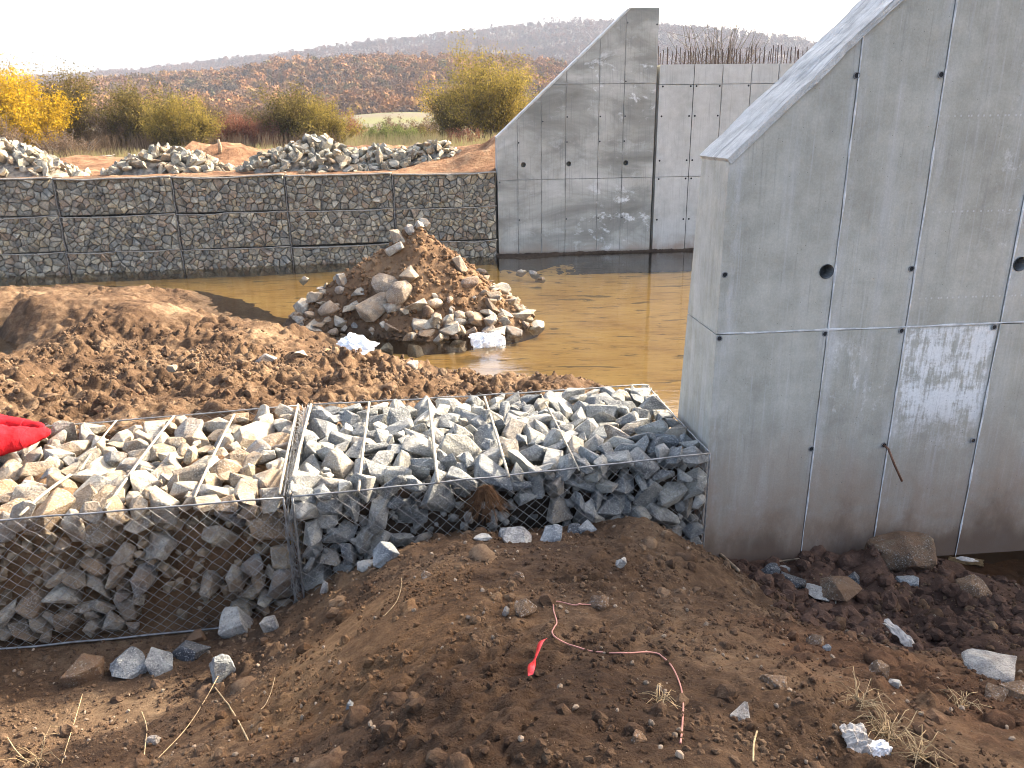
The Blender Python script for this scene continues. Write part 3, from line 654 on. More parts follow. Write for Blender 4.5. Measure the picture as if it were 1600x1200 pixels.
FO = np.array([-0.35, 24.28, -4.4])
farw = thing('concrete_wall', 'tall grey concrete wing wall with sloped left edge rising from the far water', 'concrete wall', FO, W5, 'concrete walls')
wing_wall(farw, [(0, 0), (4.84, 0), (4.84, 7.6), (3.96, 7.6), (0, 4.06)], [0, 0.62, 1.35, 2.10, 3.1, 3.86, 4.84], [0, 2.81, 5.54, 7.6],
          [(0.80, 3.26), (2.2, 3.26), (3.98, 3.26)], 0.075, [(x, z) for z in (1.6, 3.9, 4.62) for x in (0.66, 2.14, 3.15, 3.91)] + [(0.06, 2.75), (3.9, 7.2), (4.78, 7.15), (3.9, 5.6), (1.4, 4.5)], 0.028,
          M['concrete_far'], 0.011, M['farfin'], 0.7, 1.2, 4.06, 4.84, 'smooth', gap=0.006)

SO = FO + WD * 4.93 + WN * 0.04
stem = thing('concrete_abutment', 'pale concrete abutment with a row of rebar standing along its top', 'abutment', SO, W5)
sx = [0, 1.07, 1.95, 2.85, 3.7, 4.6, 5.5, 6.4]; sz = [0, 2.81, 5.5, 6.07]
for i in range(len(sx) - 1):
    for j in range(3):
        link('panel', panel_mesh([(sx[i] + .012, sz[j] + .008), (sx[i + 1] - .012, sz[j] + .008), (sx[i + 1] - .012, sz[j + 1] - .008), (sx[i] + .012, sz[j + 1] - .008)], None, 0.002 * ((i + j) % 2), 0.15, M['concrete_stem']), stem)
v, f = boxvf(0.0, 6.4, 0.15, 1.3, 0, 6.06); link('wall_core', mesh_py('wall_core', v, f, M['concrete_stem']), stem)
for x in (0.12, 0.98, 1.16, 1.88, 2.78, 3.6):
    for z in (1.5, 2.75, 3.3, 4.6, 5.45):
        v, f = disc(x, z, 0.03, 0, 10, 0.006); link('tie_plug', mesh_py('tie_plug', v, f, M['black']), stem)
v, f = boxvf(1.055, 1.085, 0.02, 0.1, 0, 6.07); link('joint_filler', mesh_py('joint_filler', v, f, M['black']), stem)
v, f = tube([(0, 0, -0.1), (0, 0, 0.2), (0, 0, 0.62)], 0.013, 5); rb = mesh_py('rebar', v, f, M['rebar'])
for row, yy in ((0, 0.3), (1, 0.95)):
    x = 0.05
    while x < 6.2:
        h = random.uniform(0.62, 0.95); link('rebar', rb, stem, (x, yy, 6.05), (random.gauss(0, 0.03), random.gauss(0, 0.05), 0), (1, 1, h)); x += random.uniform(0.10, 0.17) if row == 0 else random.uniform(0.16, 0.3)

# silt strip at the foot of the far wall
def silt(X, Y):
    s = (X - FO[0]) * WD[0] + (Y - FO[1]) * WD[1]; t = (X - FO[0]) * WN[0] + (Y - FO[1]) * WN[1]
    w = 0.12 + 1.0 * np.exp(-((s - 0.8) / 0.9) ** 2); return -3.9 + 0.07 * (1 - sstep(0, 1, -t / w)) - 0.25 * sstep(0.5, 1.6, -t / w) + fbm(X, Y, [(0.3, 0.03), (0.1, 0.02)], 31, True)
S, Tt = np.meshgrid(np.linspace(-0.1, 8, 260), np.linspace(-2.2, 0.02, 60)); X = FO[0] + S * WD[0] + Tt * WN[0]; Y = FO[1] + S * WD[1] + Tt * WN[1]
link('silt_bank', mesh_np('silt_bank', np.stack([X, Y, silt(X, Y)], -1).reshape(-1, 3), grid_faces(260, 60), M['core'], True), kind='structure')

# ------------------------------------------------------------------ far gabion wall
def voronoi_cells(seeds, W, H):
    cells = []
    S = np.array(seeds)
    for i, p in enumerate(S):
        poly = [(0, 0), (W, 0), (W, H), (0, H)]; d = np.linalg.norm(S - p, axis=1); 
        for j in np.argsort(d)[1:22]:
            q = S[j]; m = (p + q) / 2; nrm = p - q
            poly = clip_poly(poly, lambda v, m=m, nrm=nrm: (v[0] - m[0]) * nrm[0] + (v[1] - m[1]) * nrm[1])
            if len(poly) < 3: break
        cells.append(poly)
    return cells
def stone_layout(seed, W=3.06, H=1.0, n=112):
    r = np.random.default_rng(seed); S = []
    tries = 0
    while len(S) < n and tries < 20000:
        tries += 1; p = r.uniform([0, 0], [W, H]); dmin = 0.16 if r.random() < 0.45 else 0.075
        if all((p[0] - q[0]) ** 2 * 0.75 + (p[1] - q[1]) ** 2 * 1.2 > dmin ** 2 * (1 if tries < 5000 else 0.5) for q in S): S.append(p)
    out = []
    for poly in voronoi_cells(S, W, H):
        if len(poly) < 3: continue
        c = np.mean(poly, axis=0); P = np.array(poly)
        area = 0.5 * abs(np.dot(P[:, 0], np.roll(P[:, 1], -1)) - np.dot(P[:, 1], np.roll(P[:, 0], -1)))
        if area < 0.0012: continue
        sz = math.sqrt(area); k = len(P)
        # drop very short edges
        keep = [i for i in range(k) if np.linalg.norm(P[i] - P[i - 1]) > 0.02]
        if len(keep) < 3: continue
        P = P[keep]; k = len(P)
        d0 = r.uniform(-0.02, 0.055); V = []; L = P - c; jit = r.uniform(0.84, 1.04, (k, 1)); tilt = r.normal(0, 0.28, 2)
        for sc_, y in ((0.92, 0.14), (0.955, 0.06 + d0), (0.80, 0.018 + d0)):
            Q = c + L * sc_ * (jit if sc_ < 0.95 else 1)
            for q in Q: V.append((q[0] - c[0], y + (tilt[0] * (q[0] - c[0]) + tilt[1] * (q[1] - c[1])) * (1 if y < 0.1 else 0), q[1] - c[1]))
        V.append((r.normal(0, 0.1 * sz), 0.0 + d0 + r.uniform(-0.012, 0.012), r.normal(0, 0.1 * sz)))
        Fc = []
        for a in range(2):
            for i in range(k): j = (i + 1) % k; Fc.append([a * k + i, a * k + j, (a + 1) * k + j, (a + 1) * k + i])
        for i in range(k): Fc.append([2 * k + i, 2 * k + (i + 1) % k, 3 * k])
        out.append((c, mesh_py('stone', V, Fc, M['stone_wall'])))
    return out
layouts = [stone_layout(300 + i) for i in range(8)]
def diamond_mesh(name, fn, W, H, cw, ch, r, mat, sides=3, jit=0.0, seed=0):
    """chain link over [0,W]x[0,H]; fn(u,v)->3D point"""
    rr = np.random.default_rng(seed); nx = int(W / (cw / 2)); nz = int(H / (ch / 2)); P = {}
    for i in range(nx + 1):
        for j in range(nz + 1):
            if (i + j) % 2 == 0:
                dx, dz = rr.normal(0, jit, 2) if jit else (0, 0)
                P[i, j] = np.array(fn(min(W, max(0, i * W / nx + dx)), min(H, max(0, j * H / nz + dz))))
    A, B = [], []
    for (i, j), p in P.items():
        for q in ((i + 1, j + 1), (i + 1, j - 1)):
            if q in P: A.append(p); B.append(P[q])
    A = np.array(A); B = np.array(B); d = B - A; d /= np.linalg.norm(d, axis=1)[:, None]
    up = np.cross(d, rr.normal(size=3)); up /= np.linalg.norm(up, axis=1)[:, None]; s2 = np.cross(d, up); V = []
    for E in (A, B):
        for k in range(sides):
            a = 2 * math.pi * k / sides; V.append(E + r * (math.cos(a) * up + math.sin(a) * s2))
    V = np.stack(V, 1).reshape(-1, 3); n = len(A); base = (np.arange(n) * 2 * sides)[:, None]; Fc = []
    for k in range(sides):
        k2 = (k + 1) % sides; Fc.append(np.concatenate([base + k, base + k2, base + sides + k2, base + sides + k], 1))
    return mesh_np(name, V, np.concatenate(Fc), mat, True)
GW = 3.12
far_mesh = diamond_mesh('wire_mesh', lambda u, v: (u, -0.02 - 0.045 * math.sin(v * 3.1) * (0.5 + 0.5 * abs(math.sin(u * 3.1))), v), GW, 1.02, 0.10, 0.10, 0.0028, M['farwire'])
sagrng = random.Random(5)
def sag_cable(z, r, mat, sag):
    a, b, c = sagrng.uniform(-sag, 0), sagrng.uniform(-sag, sag * 0.4), sagrng.uniform(-sag, 0)
    xs = np.linspace(0, GW, 25); return [(x, -0.035, z + np.interp(x, [0, GW * .25, GW * .5, GW * .75, GW], [0.01, a, b, c, 0.01]) + 0.004 * math.sin(x * 40)) for x in xs]
tier_top = [-1.32, -2.35, -3.38]; names_tier = ['top', 'middle', 'bottom']; pos_names = ['at the left edge of the photo', 'second from the left', 'third from the left', 'second from the tall wall', 'touching the tall wing wall']
colw = GW + 0.012
for c in range(5):
    for t in range(3):
        right = FB0 - FBD * (colw * (4 - c)); left = right - FBD * GW
        off = [-0.02, 0.03, 0.06][t] ; fx = left - FBN * (off) ; dz = (4 - c) * 0.028 + sagrng.uniform(-0.015, 0.015)
        g_ = thing('gabion', f'{names_tier[t]} tier gabion of the far wall, {pos_names[c]}', 'gabion', (fx[0], fx[1], tier_top[t] - 1.03 + dz), FB_D, 'gabions of the far retaining wall')
        lay = layouts[(c * 3 + t * 5) % 8]; flip = (c + t) % 2
        for (cc, me) in lay:
            x, z = cc
            if flip: x, z = 3.06 - x, 1.0 - z
            link('stone', me, g_, (x + 0.03, random.uniform(-0.02, 0.015) - 0.045 * math.sin(math.pi * min(1, max(0, z))) * (0.5 + 0.5 * abs(math.sin(x * 3.1))), z + 0.01), (0, math.pi if flip else 0, 0))
        v, f = boxvf(0.0, GW, 0.13, 0.95, 0.0, 1.0); link('rubble_core', mesh_py('rubble_core', v, f, M['stone_fill_w']), g_)
        link('wire_mesh', far_mesh, g_)
        for z, rr_ in ((1.02, 0.020),):
            v, f = tube(sag_cable(z, rr_, None, 0.05), rr_ * 0.8 if t else 0.028, 5); link('rim_wire', mesh_py('rim_wire', v, f, M['rimwire'], True), g_)
        for x in (0.0, GW * 0.333, GW * 0.667):
            v, f = tube([(x + 0.012 * math.sin(z * 9 + c), -0.025, z) for z in np.linspace(0, 1.02, 9)], 0.016 if x == 0 else 0.007, 5); link('corner_wire' if x == 0 else 'divider_wire', mesh_py('corner_wire', v, f, M['farwire'], True), g_)
        if t == 0:      # lid of the top tier, dusty mesh with gravel
            v = []; 
            xs = np.linspace(0, GW, 30); yv = np.linspace(-0.02, 0.95, 8)
            Xl, Yl = np.meshgrid(xs, yv); Zl = 1.015 + fbm(Xl + c * 4, Yl, [(0.5, 0.02), (0.15, 0.015)], 14)
            link('gravel_lid', mesh_np('gravel_lid', np.stack([Xl, Yl, Zl], -1).reshape(-1, 3), grid_faces(30, 8), M['bank_clod'], True), g_)

# ------------------------------------------------------------------ near gabions
def q3(a): return np.array([a[0], a[1]])
GZ = -3.40; GH = 1.0
FL0 = onz(-400, 838, -2.4)[:2]; F1 = onz(443, 775, -2.4)[:2]; F1b = onz(457, 774, -2.4)[:2]; F4 = onz(1108, 706, -2.4)[:2]
BL0 = onz(-400, 703, -2.4)[:2]; B1 = onz(466, 634, -2.4)[:2]; B1b = onz(481, 633, -2.4)[:2]; B4 = onz(1010, 601, -2.4)[:2]
def bil(c, u, v):  # corners c = (FL,FR,BL,BR)
    return (c[0] * (1 - u) + c[1] * u) * (1 - v) + (c[2] * (1 - u) + c[3] * u) * v
def pack(N, L, W, H, seed, front_frac, cavity=None, iters=130, rmean=0.094):
    r = np.random.default_rng(seed); rad = np.clip(r.lognormal(math.log(rmean), 0.36, N), 0.035, 0.19)
    P = np.empty((N, 3)); typ = r.random(N) < front_frac
    P[:, 0] = r.uniform(0, L, N)
    P[:, 1] = np.where(typ, rad + r.uniform(0, 0.12, N), r.uniform(0, W, N)); P[:, 2] = np.where(typ, r.uniform(0, H, N), H - rad - r.uniform(0, 0.12, N))
    bumpz = fbm(P[:, 0], P[:, 1], [(1.0, 0.05)], seed)
    for it in range(iters):
        D = P[:, None] - P[None]; d = np.linalg.norm(D, axis=2) + np.eye(N); ov = (rad[:, None] + rad[None]) * 0.93 - d; ov[ov < 0] = 0; np.fill_diagonal(ov, 0)
        P += (D / d[..., None] * ov[..., None]).sum(1) * 0.35
        P[:, 1] -= typ * 0.006; P[:, 2] += (~typ) * 0.006
        P[:, 2] = np.where(typ, P[:, 2] - 0.002, P[:, 2])
        P[:, 0] = np.clip(P[:, 0], rad * 0.8, L - rad * 0.8); P[:, 1] = np.clip(P[:, 1], rad * 0.85 + 0.01, W - rad * 0.8)
        P[:, 2] = np.clip(P[:, 2], rad * 0.8, H - rad * 0.55)
    return P, rad, typ
def near_gabion(label, c, L, W, N, seed, meshes, cavity, corefn):
    root = thing('gabion', label, 'gabion', (float(bil(c, .5, .5)[0]), float(bil(c, .5, .5)[1]), GZ), 0, 'open gabions in front')
    ox, oy = root.location.x, root.location.y
    def m(u, v, z): p = bil(c, u, v); return (p[0] - ox, p[1] - oy, z)
    P, rad, typ = pack(N, L, W, GH, seed, 0.36)
    cnt = 0
    for i in np.argsort(-rad):
        u, v, z = P[i, 0] / L, P[i, 1] / W, P[i, 2]
        if seed == 71 and typ[i] and perlin(P[i, 0] * 1.7, P[i, 2] * 1.7, 3) > 0.12 and z < 0.8: continue
        if cavity and any(a < u < b and z < zt and v < 0.25 for a, b, zt in cavity) : continue
        me = meshes[int(RNG.integers(len(meshes)))]; rr = rad[i] * 1.12
        tilt = 0.9 if typ[i] else 0.45
        x, y, zz = m(u, v, z)
        link('stone', me, root, (x, y, zz), (random.gauss(0, tilt), random.gauss(0, tilt), random.uniform(0, 6.28)), (rr * random.uniform(0.98, 1.22), rr * random.uniform(0.85, 1.08), rr * random.uniform(0.75, 1.02)))
        cnt += 1
    # dirt and rubble inside
    nu, nv = 90, 50; U, Vv = np.meshgrid(np.linspace(0.006, 0.994, nu), np.linspace(0.0, 0.985, nv))
    pts = bil([q[None, None] for q in c], U[..., None], Vv[..., None])
    topz = 0.80 + fbm(U * L, Vv * W, [(0.5, 0.05), (0.15, 0.05), (0.06, 0.02)], seed, True) + corefn(U, Vv)
    prof = sstep(0.05, 0.16, Vv)                                      # front face of the core
    fz = np.where(Vv < 0.16, 0.0, topz); zz = topz * sstep(0.07, 0.13, Vv + 0.015 * perlin(U * 30, Vv * 20, 3)) - 0.02
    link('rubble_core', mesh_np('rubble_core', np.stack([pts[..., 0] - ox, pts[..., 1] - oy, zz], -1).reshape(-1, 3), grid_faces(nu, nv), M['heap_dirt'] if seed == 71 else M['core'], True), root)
    # small filler stones, one part
    r = np.random.default_rng(seed + 5); k = 900; uu = r.uniform(0.01, 0.99, k); vv = r.uniform(0.05, 0.98, k) ; zt = 0.76 + r.uniform(0, 0.13, k)
    fr = r.random(k) < 0.35; vv = np.where(fr, r.uniform(0.045, 0.12, k), vv); zt = np.where(fr, r.uniform(0.02, 0.85, k), zt)
    pp = bil([q[None] for q in c], uu[:, None], vv[:, None]); pos = np.stack([pp[:, 0] - ox, pp[:, 1] - oy, zt], 1)
    o = link('filler_stones', scatter_mesh('filler_stones', pos, r.uniform(0.018, 0.05, k), ico_variants(6, 1, 0.25, seed), M['stone_fill' + ('_d' if seed == 71 else '')]), root, kind='stuff')
    # wire mesh front, back, sides
    def bulge(a, b, s): return s * math.sin(math.pi * min(1, max(0, a))) * math.sin(math.pi * min(1, max(0, b)))
    def front(u, z):
        b = 0.05 * math.sin(math.pi * z / GH) + 0.02 * perlin(u * 1.7, z * 2.0, seed)
        return m(u / L, -(0.012 + b) / W, z)
    jt = 0.0035
    link('wire_mesh', diamond_mesh('wire_mesh', front, L, GH, 0.095, 0.085, 0.0018, M['wire'], 4, jt, seed), root)
    link('wire_mesh', diamond_mesh('wire_mesh', lambda u, z: m(u / L, 1.005, z), L, GH + 0.02, 0.095, 0.085, 0.0018, M['wire'], 3, jt, seed + 1), root)
    for us in (0, 1):
        link('wire_mesh', diamond_mesh('wire_mesh', lambda y, z, us=us: m(us + (0.004 if us else -0.004) + 0.006 * perlin(y * 3, z * 3, 5) , y / W, z), W, GH, 0.095, 0.085, 0.0018, M['wire'], 3, jt, seed + 2), root)
    # rim wires
    def cable(p, q, r_, sag=0.01, name='rim_wire', mat=None, n=14):
        p = np.array(p); q = np.array(q); pts = [p + (q - p) * t + np.array([0, 0, -sag * 4 * t * (1 - t) + 0.004 * math.sin(t * 37)]) for t in np.linspace(0, 1, n)]
        v, f = tube(pts, r_, 6); return link(name, mesh_py(name, v, f, mat or M['wire'], True), root)
    cable(m(0, -.012, GH), m(1, -.012, GH), 0.0065); cable(m(0, 1.005, GH), m(1, 1.005, GH), 0.007); cable(m(0, 0, GH), m(0, 1, GH), 0.0065); cable(m(1, 0, GH), m(1, 1, GH), 0.0065)
    cable(m(0, -.012, 0.01), m(1, -.012, 0.01), 0.008)
    for uu_, vv_ in ((0, -.012), (1, -.012), (0, 1), (1, 1)): cable(m(uu_, vv_, 0), m(uu_, vv_, GH), 0.0075, 0, 'corner_wire')
    return root, m, cable
g1 = simple('filler_stone', (0.20, 0.19, 0.165), 0.9, 0.2, 0, 0.5, 9, 0.01); M['stone_fill'] = g1; M['pile_fill'] = simple('pile_filler', (0.24, 0.21, 0.165), 0.9, 0.2, 0, 0.5, 6, 0.02)
M['stone_fill_d'] = simple('dusty_filler_stone', (0.23, 0.18, 0.12), 0.9, 0.2, 0, 0.45, 9, 0.01)
cL = (FL0, F1, BL0, B1); LL = float(np.linalg.norm(F1 - FL0)); cR = (F1b, F4, B1b, B4); LR = float(np.linalg.norm(F4 - F1b))
gl, ml, cabL = near_gabion('open wire gabion of dusty tan stones in the left foreground, beside the red garment', cL, LL, 1.78, 400, 71, V_dusty, None, lambda U, V: 0.17 * np.exp(-((U - 0.83) / 0.09) ** 2 - ((V - 0.45) / 0.3) ** 2) + 0.16 * np.exp(-((U - 0.55) / 0.07) ** 2 - ((V - 0.3) / 0.3) ** 2) + 0.06 * np.exp(-((U - 0.5) / 0.08) ** 2))
gr_, mr, cabR = near_gabion('open wire gabion heaped with blue grey stones, ending against the near concrete wall', cR, LR, 1.72, 370, 72, V_near, [(0.30, 0.62, 0.74), (0.62, 0.82, 0.30)], lambda U, V: 0 * U)
def brace(root, pa, pb, z=-2.385, r_=0.011, bow=0.0, mat='rod'):
    a = onz(*pa, z); b = onz(*pb, z); o = np.array([root.location.x, root.location.y, GZ]); pts = [a + (b - a) * t - o + np.array([bow * math.sin(math.pi * t), 0, 0.015 * math.sin(math.pi * t)]) for t in np.linspace(0, 1, 9)]
    v, f = tube(pts, r_, 6); link('brace_rod', mesh_py('brace_rod', v, f, M[mat], True), root)
brace(gl, (30, 806), (110, 742)); brace(gl, (165, 795), (272, 650)); brace(gl, (303, 778), (366, 648)); brace(gl, (125, 735), (182, 657), r_=0.008)
brace(gr_, (560, 767), (577, 629)); brace(gr_, (684, 754), (670, 624), r_=0.013); brace(gr_, (795, 745), (757, 620)); brace(gr_, (905, 735), (845, 616), r_=0.007)
brace(gr_, (452, 772), (486, 632), r_=0.013); brace(gl, (436, 772), (466, 632), r_=0.011)
# tangled lacing wire on the shared divider and its post
rr = np.random.default_rng(12); tang = []
A_ = np.array([*F1, GZ + GH]) * .5 + np.array([*F1b, GZ + GH]) * .5; B_ = np.array([*B1, GZ + GH]) * .5 + np.array([*B1b, GZ + GH]) * .5; C_ = A_.copy(); C_[2] = GZ + 0.05
for k in range(34):
    top = k < 22; p, q = (A_, B_) if top else (A_, C_); n = 26; t0, t1 = sorted(rr.uniform(0, 1, 2)); t0 -= 0.15; t1 += 0.15; t0 = max(0, t0); t1 = min(1, t1); ph = rr.uniform(0, 6); w = rr.uniform(0.015, 0.045); fq = rr.uniform(15, 40)
    pts = []
    for t in np.linspace(t0, t1, n):
        c = p + (q - p) * t; side = np.array([1, 0, 0]) * math.cos(fq * t + ph) * w + (np.array([0, 0, 1]) if top else np.array([0, 1, 0])) * math.sin(fq * t + ph) * w * (0.9 if top else 0.5)
        pts.append(c + side + rr.normal(0, 0.004, 3) + (np.array([0, 0, -0.01]) if top else np.array([0, -0.03, 0])))
    tang.append(tube(pts, 0.0024, 3, False))
v, f = join(tang); o_ = np.array([gr_.location.x, gr_.location.y, GZ]); v = [tuple(np.array(p) - o_) for p in v]
link('lacing_wire', mesh_py('lacing_wire', v, f, M['wire'], True), gr_)

# ------------------------------------------------------------------ terrain in front (dirt heap) : thin plate through points read along the view rays
def tps(pts, lam=0.002):
    P = np.array(pts); n = len(P); X_ = P[:, :2]; d = np.linalg.norm(X_[:, None] - X_[None], axis=2)
    K = np.where(d > 0, d * d * np.log(d + 1e-12), 0) + lam * np.eye(n); Q = np.hstack([np.ones((n, 1)), X_]); A = np.block([[K, Q], [Q.T, np.zeros((3, 3))]])
    w = np.linalg.solve(A, np.concatenate([P[:, 2], np.zeros(3)]))
    def f(x, y):
        x = np.asarray(x, float); y = np.asarray(y, float); r = w[n] + w[n + 1] * x + w[n + 2] * y
        for k in range(n):
            d2 = (x - X_[k, 0]) ** 2 + (y - X_[k, 1]) ** 2; r = r + w[k] * 0.5 * d2 * np.log(d2 + 1e-12)
        return r
    return f
fgp = [(0, 1020, -3.4), (150, 1020, -3.4), (300, 990, -3.4), (380, 960, -3.38), (0, 1110, -3.3), (200, 1110, -3.25), (340, 1070, -3.2), (0, 1200, -3.0), (150, 1200, -2.85), (-300, 1050, -3.4), (-300, 1200, -3.2),
       (450, 940, -3.28), (510, 905, -3.12), (570, 880, -2.96), (640, 852, -2.80), (750, 842, -2.70), (860, 842, -2.72), (940, 825, -2.72), (1000, 806, -2.70), (1050, 835, -2.93), (1112, 868, -3.36),
       (800, 950, -2.30), (650, 920, -2.44), (950, 900, -2.45), (800, 1050, -2.02), (800, 1200, -1.72), (600, 1000, -2.33), (500, 1000, -2.85), (420, 1060, -2.9), (500, 1100, -2.42), (350, 1150, -2.75), (300, 1200, -2.5), (500, 1200, -2.08), (650, 1120, -1.98),
       (1000, 1000, -2.15), (1000, 1200, -1.66), (1100, 930, -2.72), (1180, 960, -2.62), (1290, 1000, -2.52), (1420, 1050, -2.42), (1200, 1100, -2.0), (1200, 1200, -1.75), (1400, 1200, -1.85), (1600, 1200, -2.05), (1600, 1100, -2.45), (1500, 1120, -2.25),
       (1200, 885, -3.42), (1300, 900, -3.40), (1400, 900, -3.38), (1450, 960, -3.30), (1400, 985, -3.25), (1330, 860, -3.38), (1500, 882, -3.55), (1590, 860, -3.72), (1540, 865, -3.7), (1660, 880, -3.72), (1600, 895, -3.66), (1590, 950, -3.3), (1550, 1000, -3.05), (1600, 1040, -2.85), (1480, 1010, -3.1)]
pts = [tuple(onz(a, b, z)) for a, b, z in fgp]
pts += [(-4, 5.6, -3.5), (-2, 5.8, -3.5), (0, 6.0, -3.5), (1.5, 6.3, -3.5), (3, 6.2, -3.6), (5, 6.5, -3.6), (7, 6.0, -3.6), (-5, 3, -3.2), (-5, 1, -2.4), (0, 0.3, -1.5), (3, 0.3, -1.55), (6, 1, -2.0), (7, 3, -3.0), (-2.5, 0.5, -1.9), (5.5, 4.2, -3.35)]
_fg = tps(pts)
def fg_base(x, y): return np.clip(_fg(x, y), -3.62, -1.4)
def fg_h(x, y):
    h = fg_base(x, y); px = x
    floor_ = sstep(-1.6, -2.2, x) * sstep(-2.95, -3.2, h)
    a = 1 - 0.65 * floor_
    r = fbm(x, y, [(0.9, 0.05), (0.35, 0.035)], 41) + fbm(x, y, [(0.17, 0.045), (0.08, 0.028), (0.04, 0.014)], 47, True) * (0.55 + 0.8 * sstep(-0.1, 0.3, perlin(x * 1.3, y * 1.3, 9)))
    smooth_ = np.exp(-((x + 0.75) / 0.6) ** 2 - ((y - 3.6) / 0.9) ** 2); r = r * (1 - 0.6 * smooth_) + 0.02 * smooth_ * perlin((x * 0.8 - y * 0.6) / 0.07, (x * 0.6 + y * 0.8) / 0.6, 12)
    pitz = sstep(1.9, 2.5, x) * sstep(3.4, 4.0, y)                    # churned clods in the pit by the wall
    r = r + pitz * fbm(x, y, [(0.45, 0.14), (0.2, 0.06)], 52, True)
    r = np.where((x > 3.4) & (y > 4.7), r * 0.35, r)
    return h + r * a * 0.8
gx = np.arange(-4.6, 6.2, 0.019); gy = np.concatenate([np.arange(0.5, 1.6, 0.04), np.arange(1.6, 6.25, 0.0175)]); X, Y = np.meshgrid(gx, gy); Z = fg_h(X, Y)
hidden = sstep(5.5, 5.9, Y - 0.09 * X + 0.1); Z = Z * (1 - hidden) + np.minimum(Z, -3.5) * hidden
PITM = None
me = mesh_np('dirt_ground', np.stack([X, Y, Z], -1).reshape(-1, 3), grid_faces(len(gx), len(gy)), M['dirt'], True)
me.materials.append(M['pit'])
cxm = (X[:-1, :-1] + 0.01); cym = (Y[:-1, :-1]); czm = Z[:-1, :-1]
pm = ((cxm > 1.75) & (czm + 0.12 * perlin(cxm * 3, cym * 3, 2) < -2.93) & (cym > 3.2)).ravel()
me.polygons.foreach_set('material_index', pm.astype(np.int32)); me.update()
ground = link('dirt_ground', me, kind='structure')
FGX, FGY = gx, gy
def fg_at(x, y):
    i = np.clip(np.searchsorted(FGX, x) - 1, 0, len(FGX) - 2); j = np.clip(np.searchsorted(FGY, y) - 1, 0, len(FGY) - 2)
    tx = (x - FGX[i]) / (FGX[i + 1] - FGX[i]); ty = (y - FGY[j]) / (FGY[j + 1] - FGY[j])
    return (Z_fg[j, i] * (1 - tx) + Z_fg[j, i + 1] * tx) * (1 - ty) + (Z_fg[j + 1, i] * (1 - tx) + Z_fg[j + 1, i + 1] * tx) * ty
Z_fg = Z
def hit_fg(px, py):
    d = ray(px, py); t = 0.6
    while t < 14:
        p = d * t
        if FGX[0] < p[0] < FGX[-1] and FGY[0] < p[1] < FGY[-1] and p[2] < fg_at(p[0], p[1]): return p
        t += 0.012
    return d * t
V = [(2.6, 4.3, -3.53), (9, 4.3, -3.53), (9, 6.6, -3.53), (2.6, 6.6, -3.53)]
link('puddle_water', mesh_py('puddle_water', V, [[0, 1, 2, 3]], M['puddle']), kind='structure')

# clods and pebbles
rg = np.random.default_rng(77)
def scatter_on(fn, n, xr, yr, rmin, rmax, power, sink=0.3, clump=None):
    x = rg.uniform(*xr, n * 2); y = rg.uniform(*yr, n * 2)
    if clump: keep = (perlin(x * clump, y * clump, 66) > rg.uniform(-0.45, 0.35, len(x))); x, y = x[keep][:n], y[keep][:n]
    r = rmin + (rmax - rmin) * rg.random(len(x)) ** power
    return np.stack([x, y, fn(x, y) + r * (0.6 - sink)], 1), r
iv1 = ico_variants(8, 1, 0.30, 900); iv2 = ico_variants(10, 2, 0.30, 950)
inb = lambda x, y: fg_at(x, y)
p, r = scatter_on(inb, 24000, (-3.6, 5.2), (1.5, 5.3), 0.003, 0.016, 3.5, 0.3, 2.4)
ok = p[:, 2] > -3.5; p, r = p[ok], r[ok]
link('soil_crumbs', scatter_mesh('soil_crumbs', p, r, iv1, M['dirt_pebble']), kind='stuff')
p, r = scatter_on(inb, 800, (-3.4, 5.0), (1.5, 5.2), 0.014, 0.05, 3.2, 0.55, 1.1); ok = p[:, 2] > -3.5; p, r = p[ok], r[ok]
link('soil_clods', scatter_mesh('soil_clods', p, r, iv2, M['dirt_pebble'], False), kind='stuff')
p, r = scatter_on(inb, 50, (-3.0, 4.6), (1.6, 5.0), 0.03, 0.085, 2.0, 0.8, 0.8); ok = p[:, 2] > -3.4; p, r = p[ok], r[ok]
link('earth_lumps', scatter_mesh('earth_lumps', p, r, ico_variants(8, 3, 0.28, 990, 0.7), M['dirt_pebble'], True), kind='stuff')
p, r = scatter_on(inb, 800, (-3.4, 5.0), (1.5, 5.2), 0.004, 0.014, 2.0, 0.15, 2.0)
q_, t_ = scatter_on(inb, 1100, (1.7, 5.6), (3.6, 5.5), 0.012, 0.07, 2.6, 0.4, 1.4); ok = (q_[:, 2] < -2.95) & (q_[:, 2] > -3.5); q_, t_ = q_[ok], t_[ok]
link('pit_clods', scatter_mesh('pit_clods', q_, t_, iv2, M['pit']), kind='stuff')
M['pebble'] = simple('pale_pebble', (0.25, 0.19, 0.13), 0.85, 0.3, 0, 0.5, 12)
link('pale_pebbles', scatter_mesh('pale_pebbles', p, r, iv1, M['pebble']), kind='stuff')

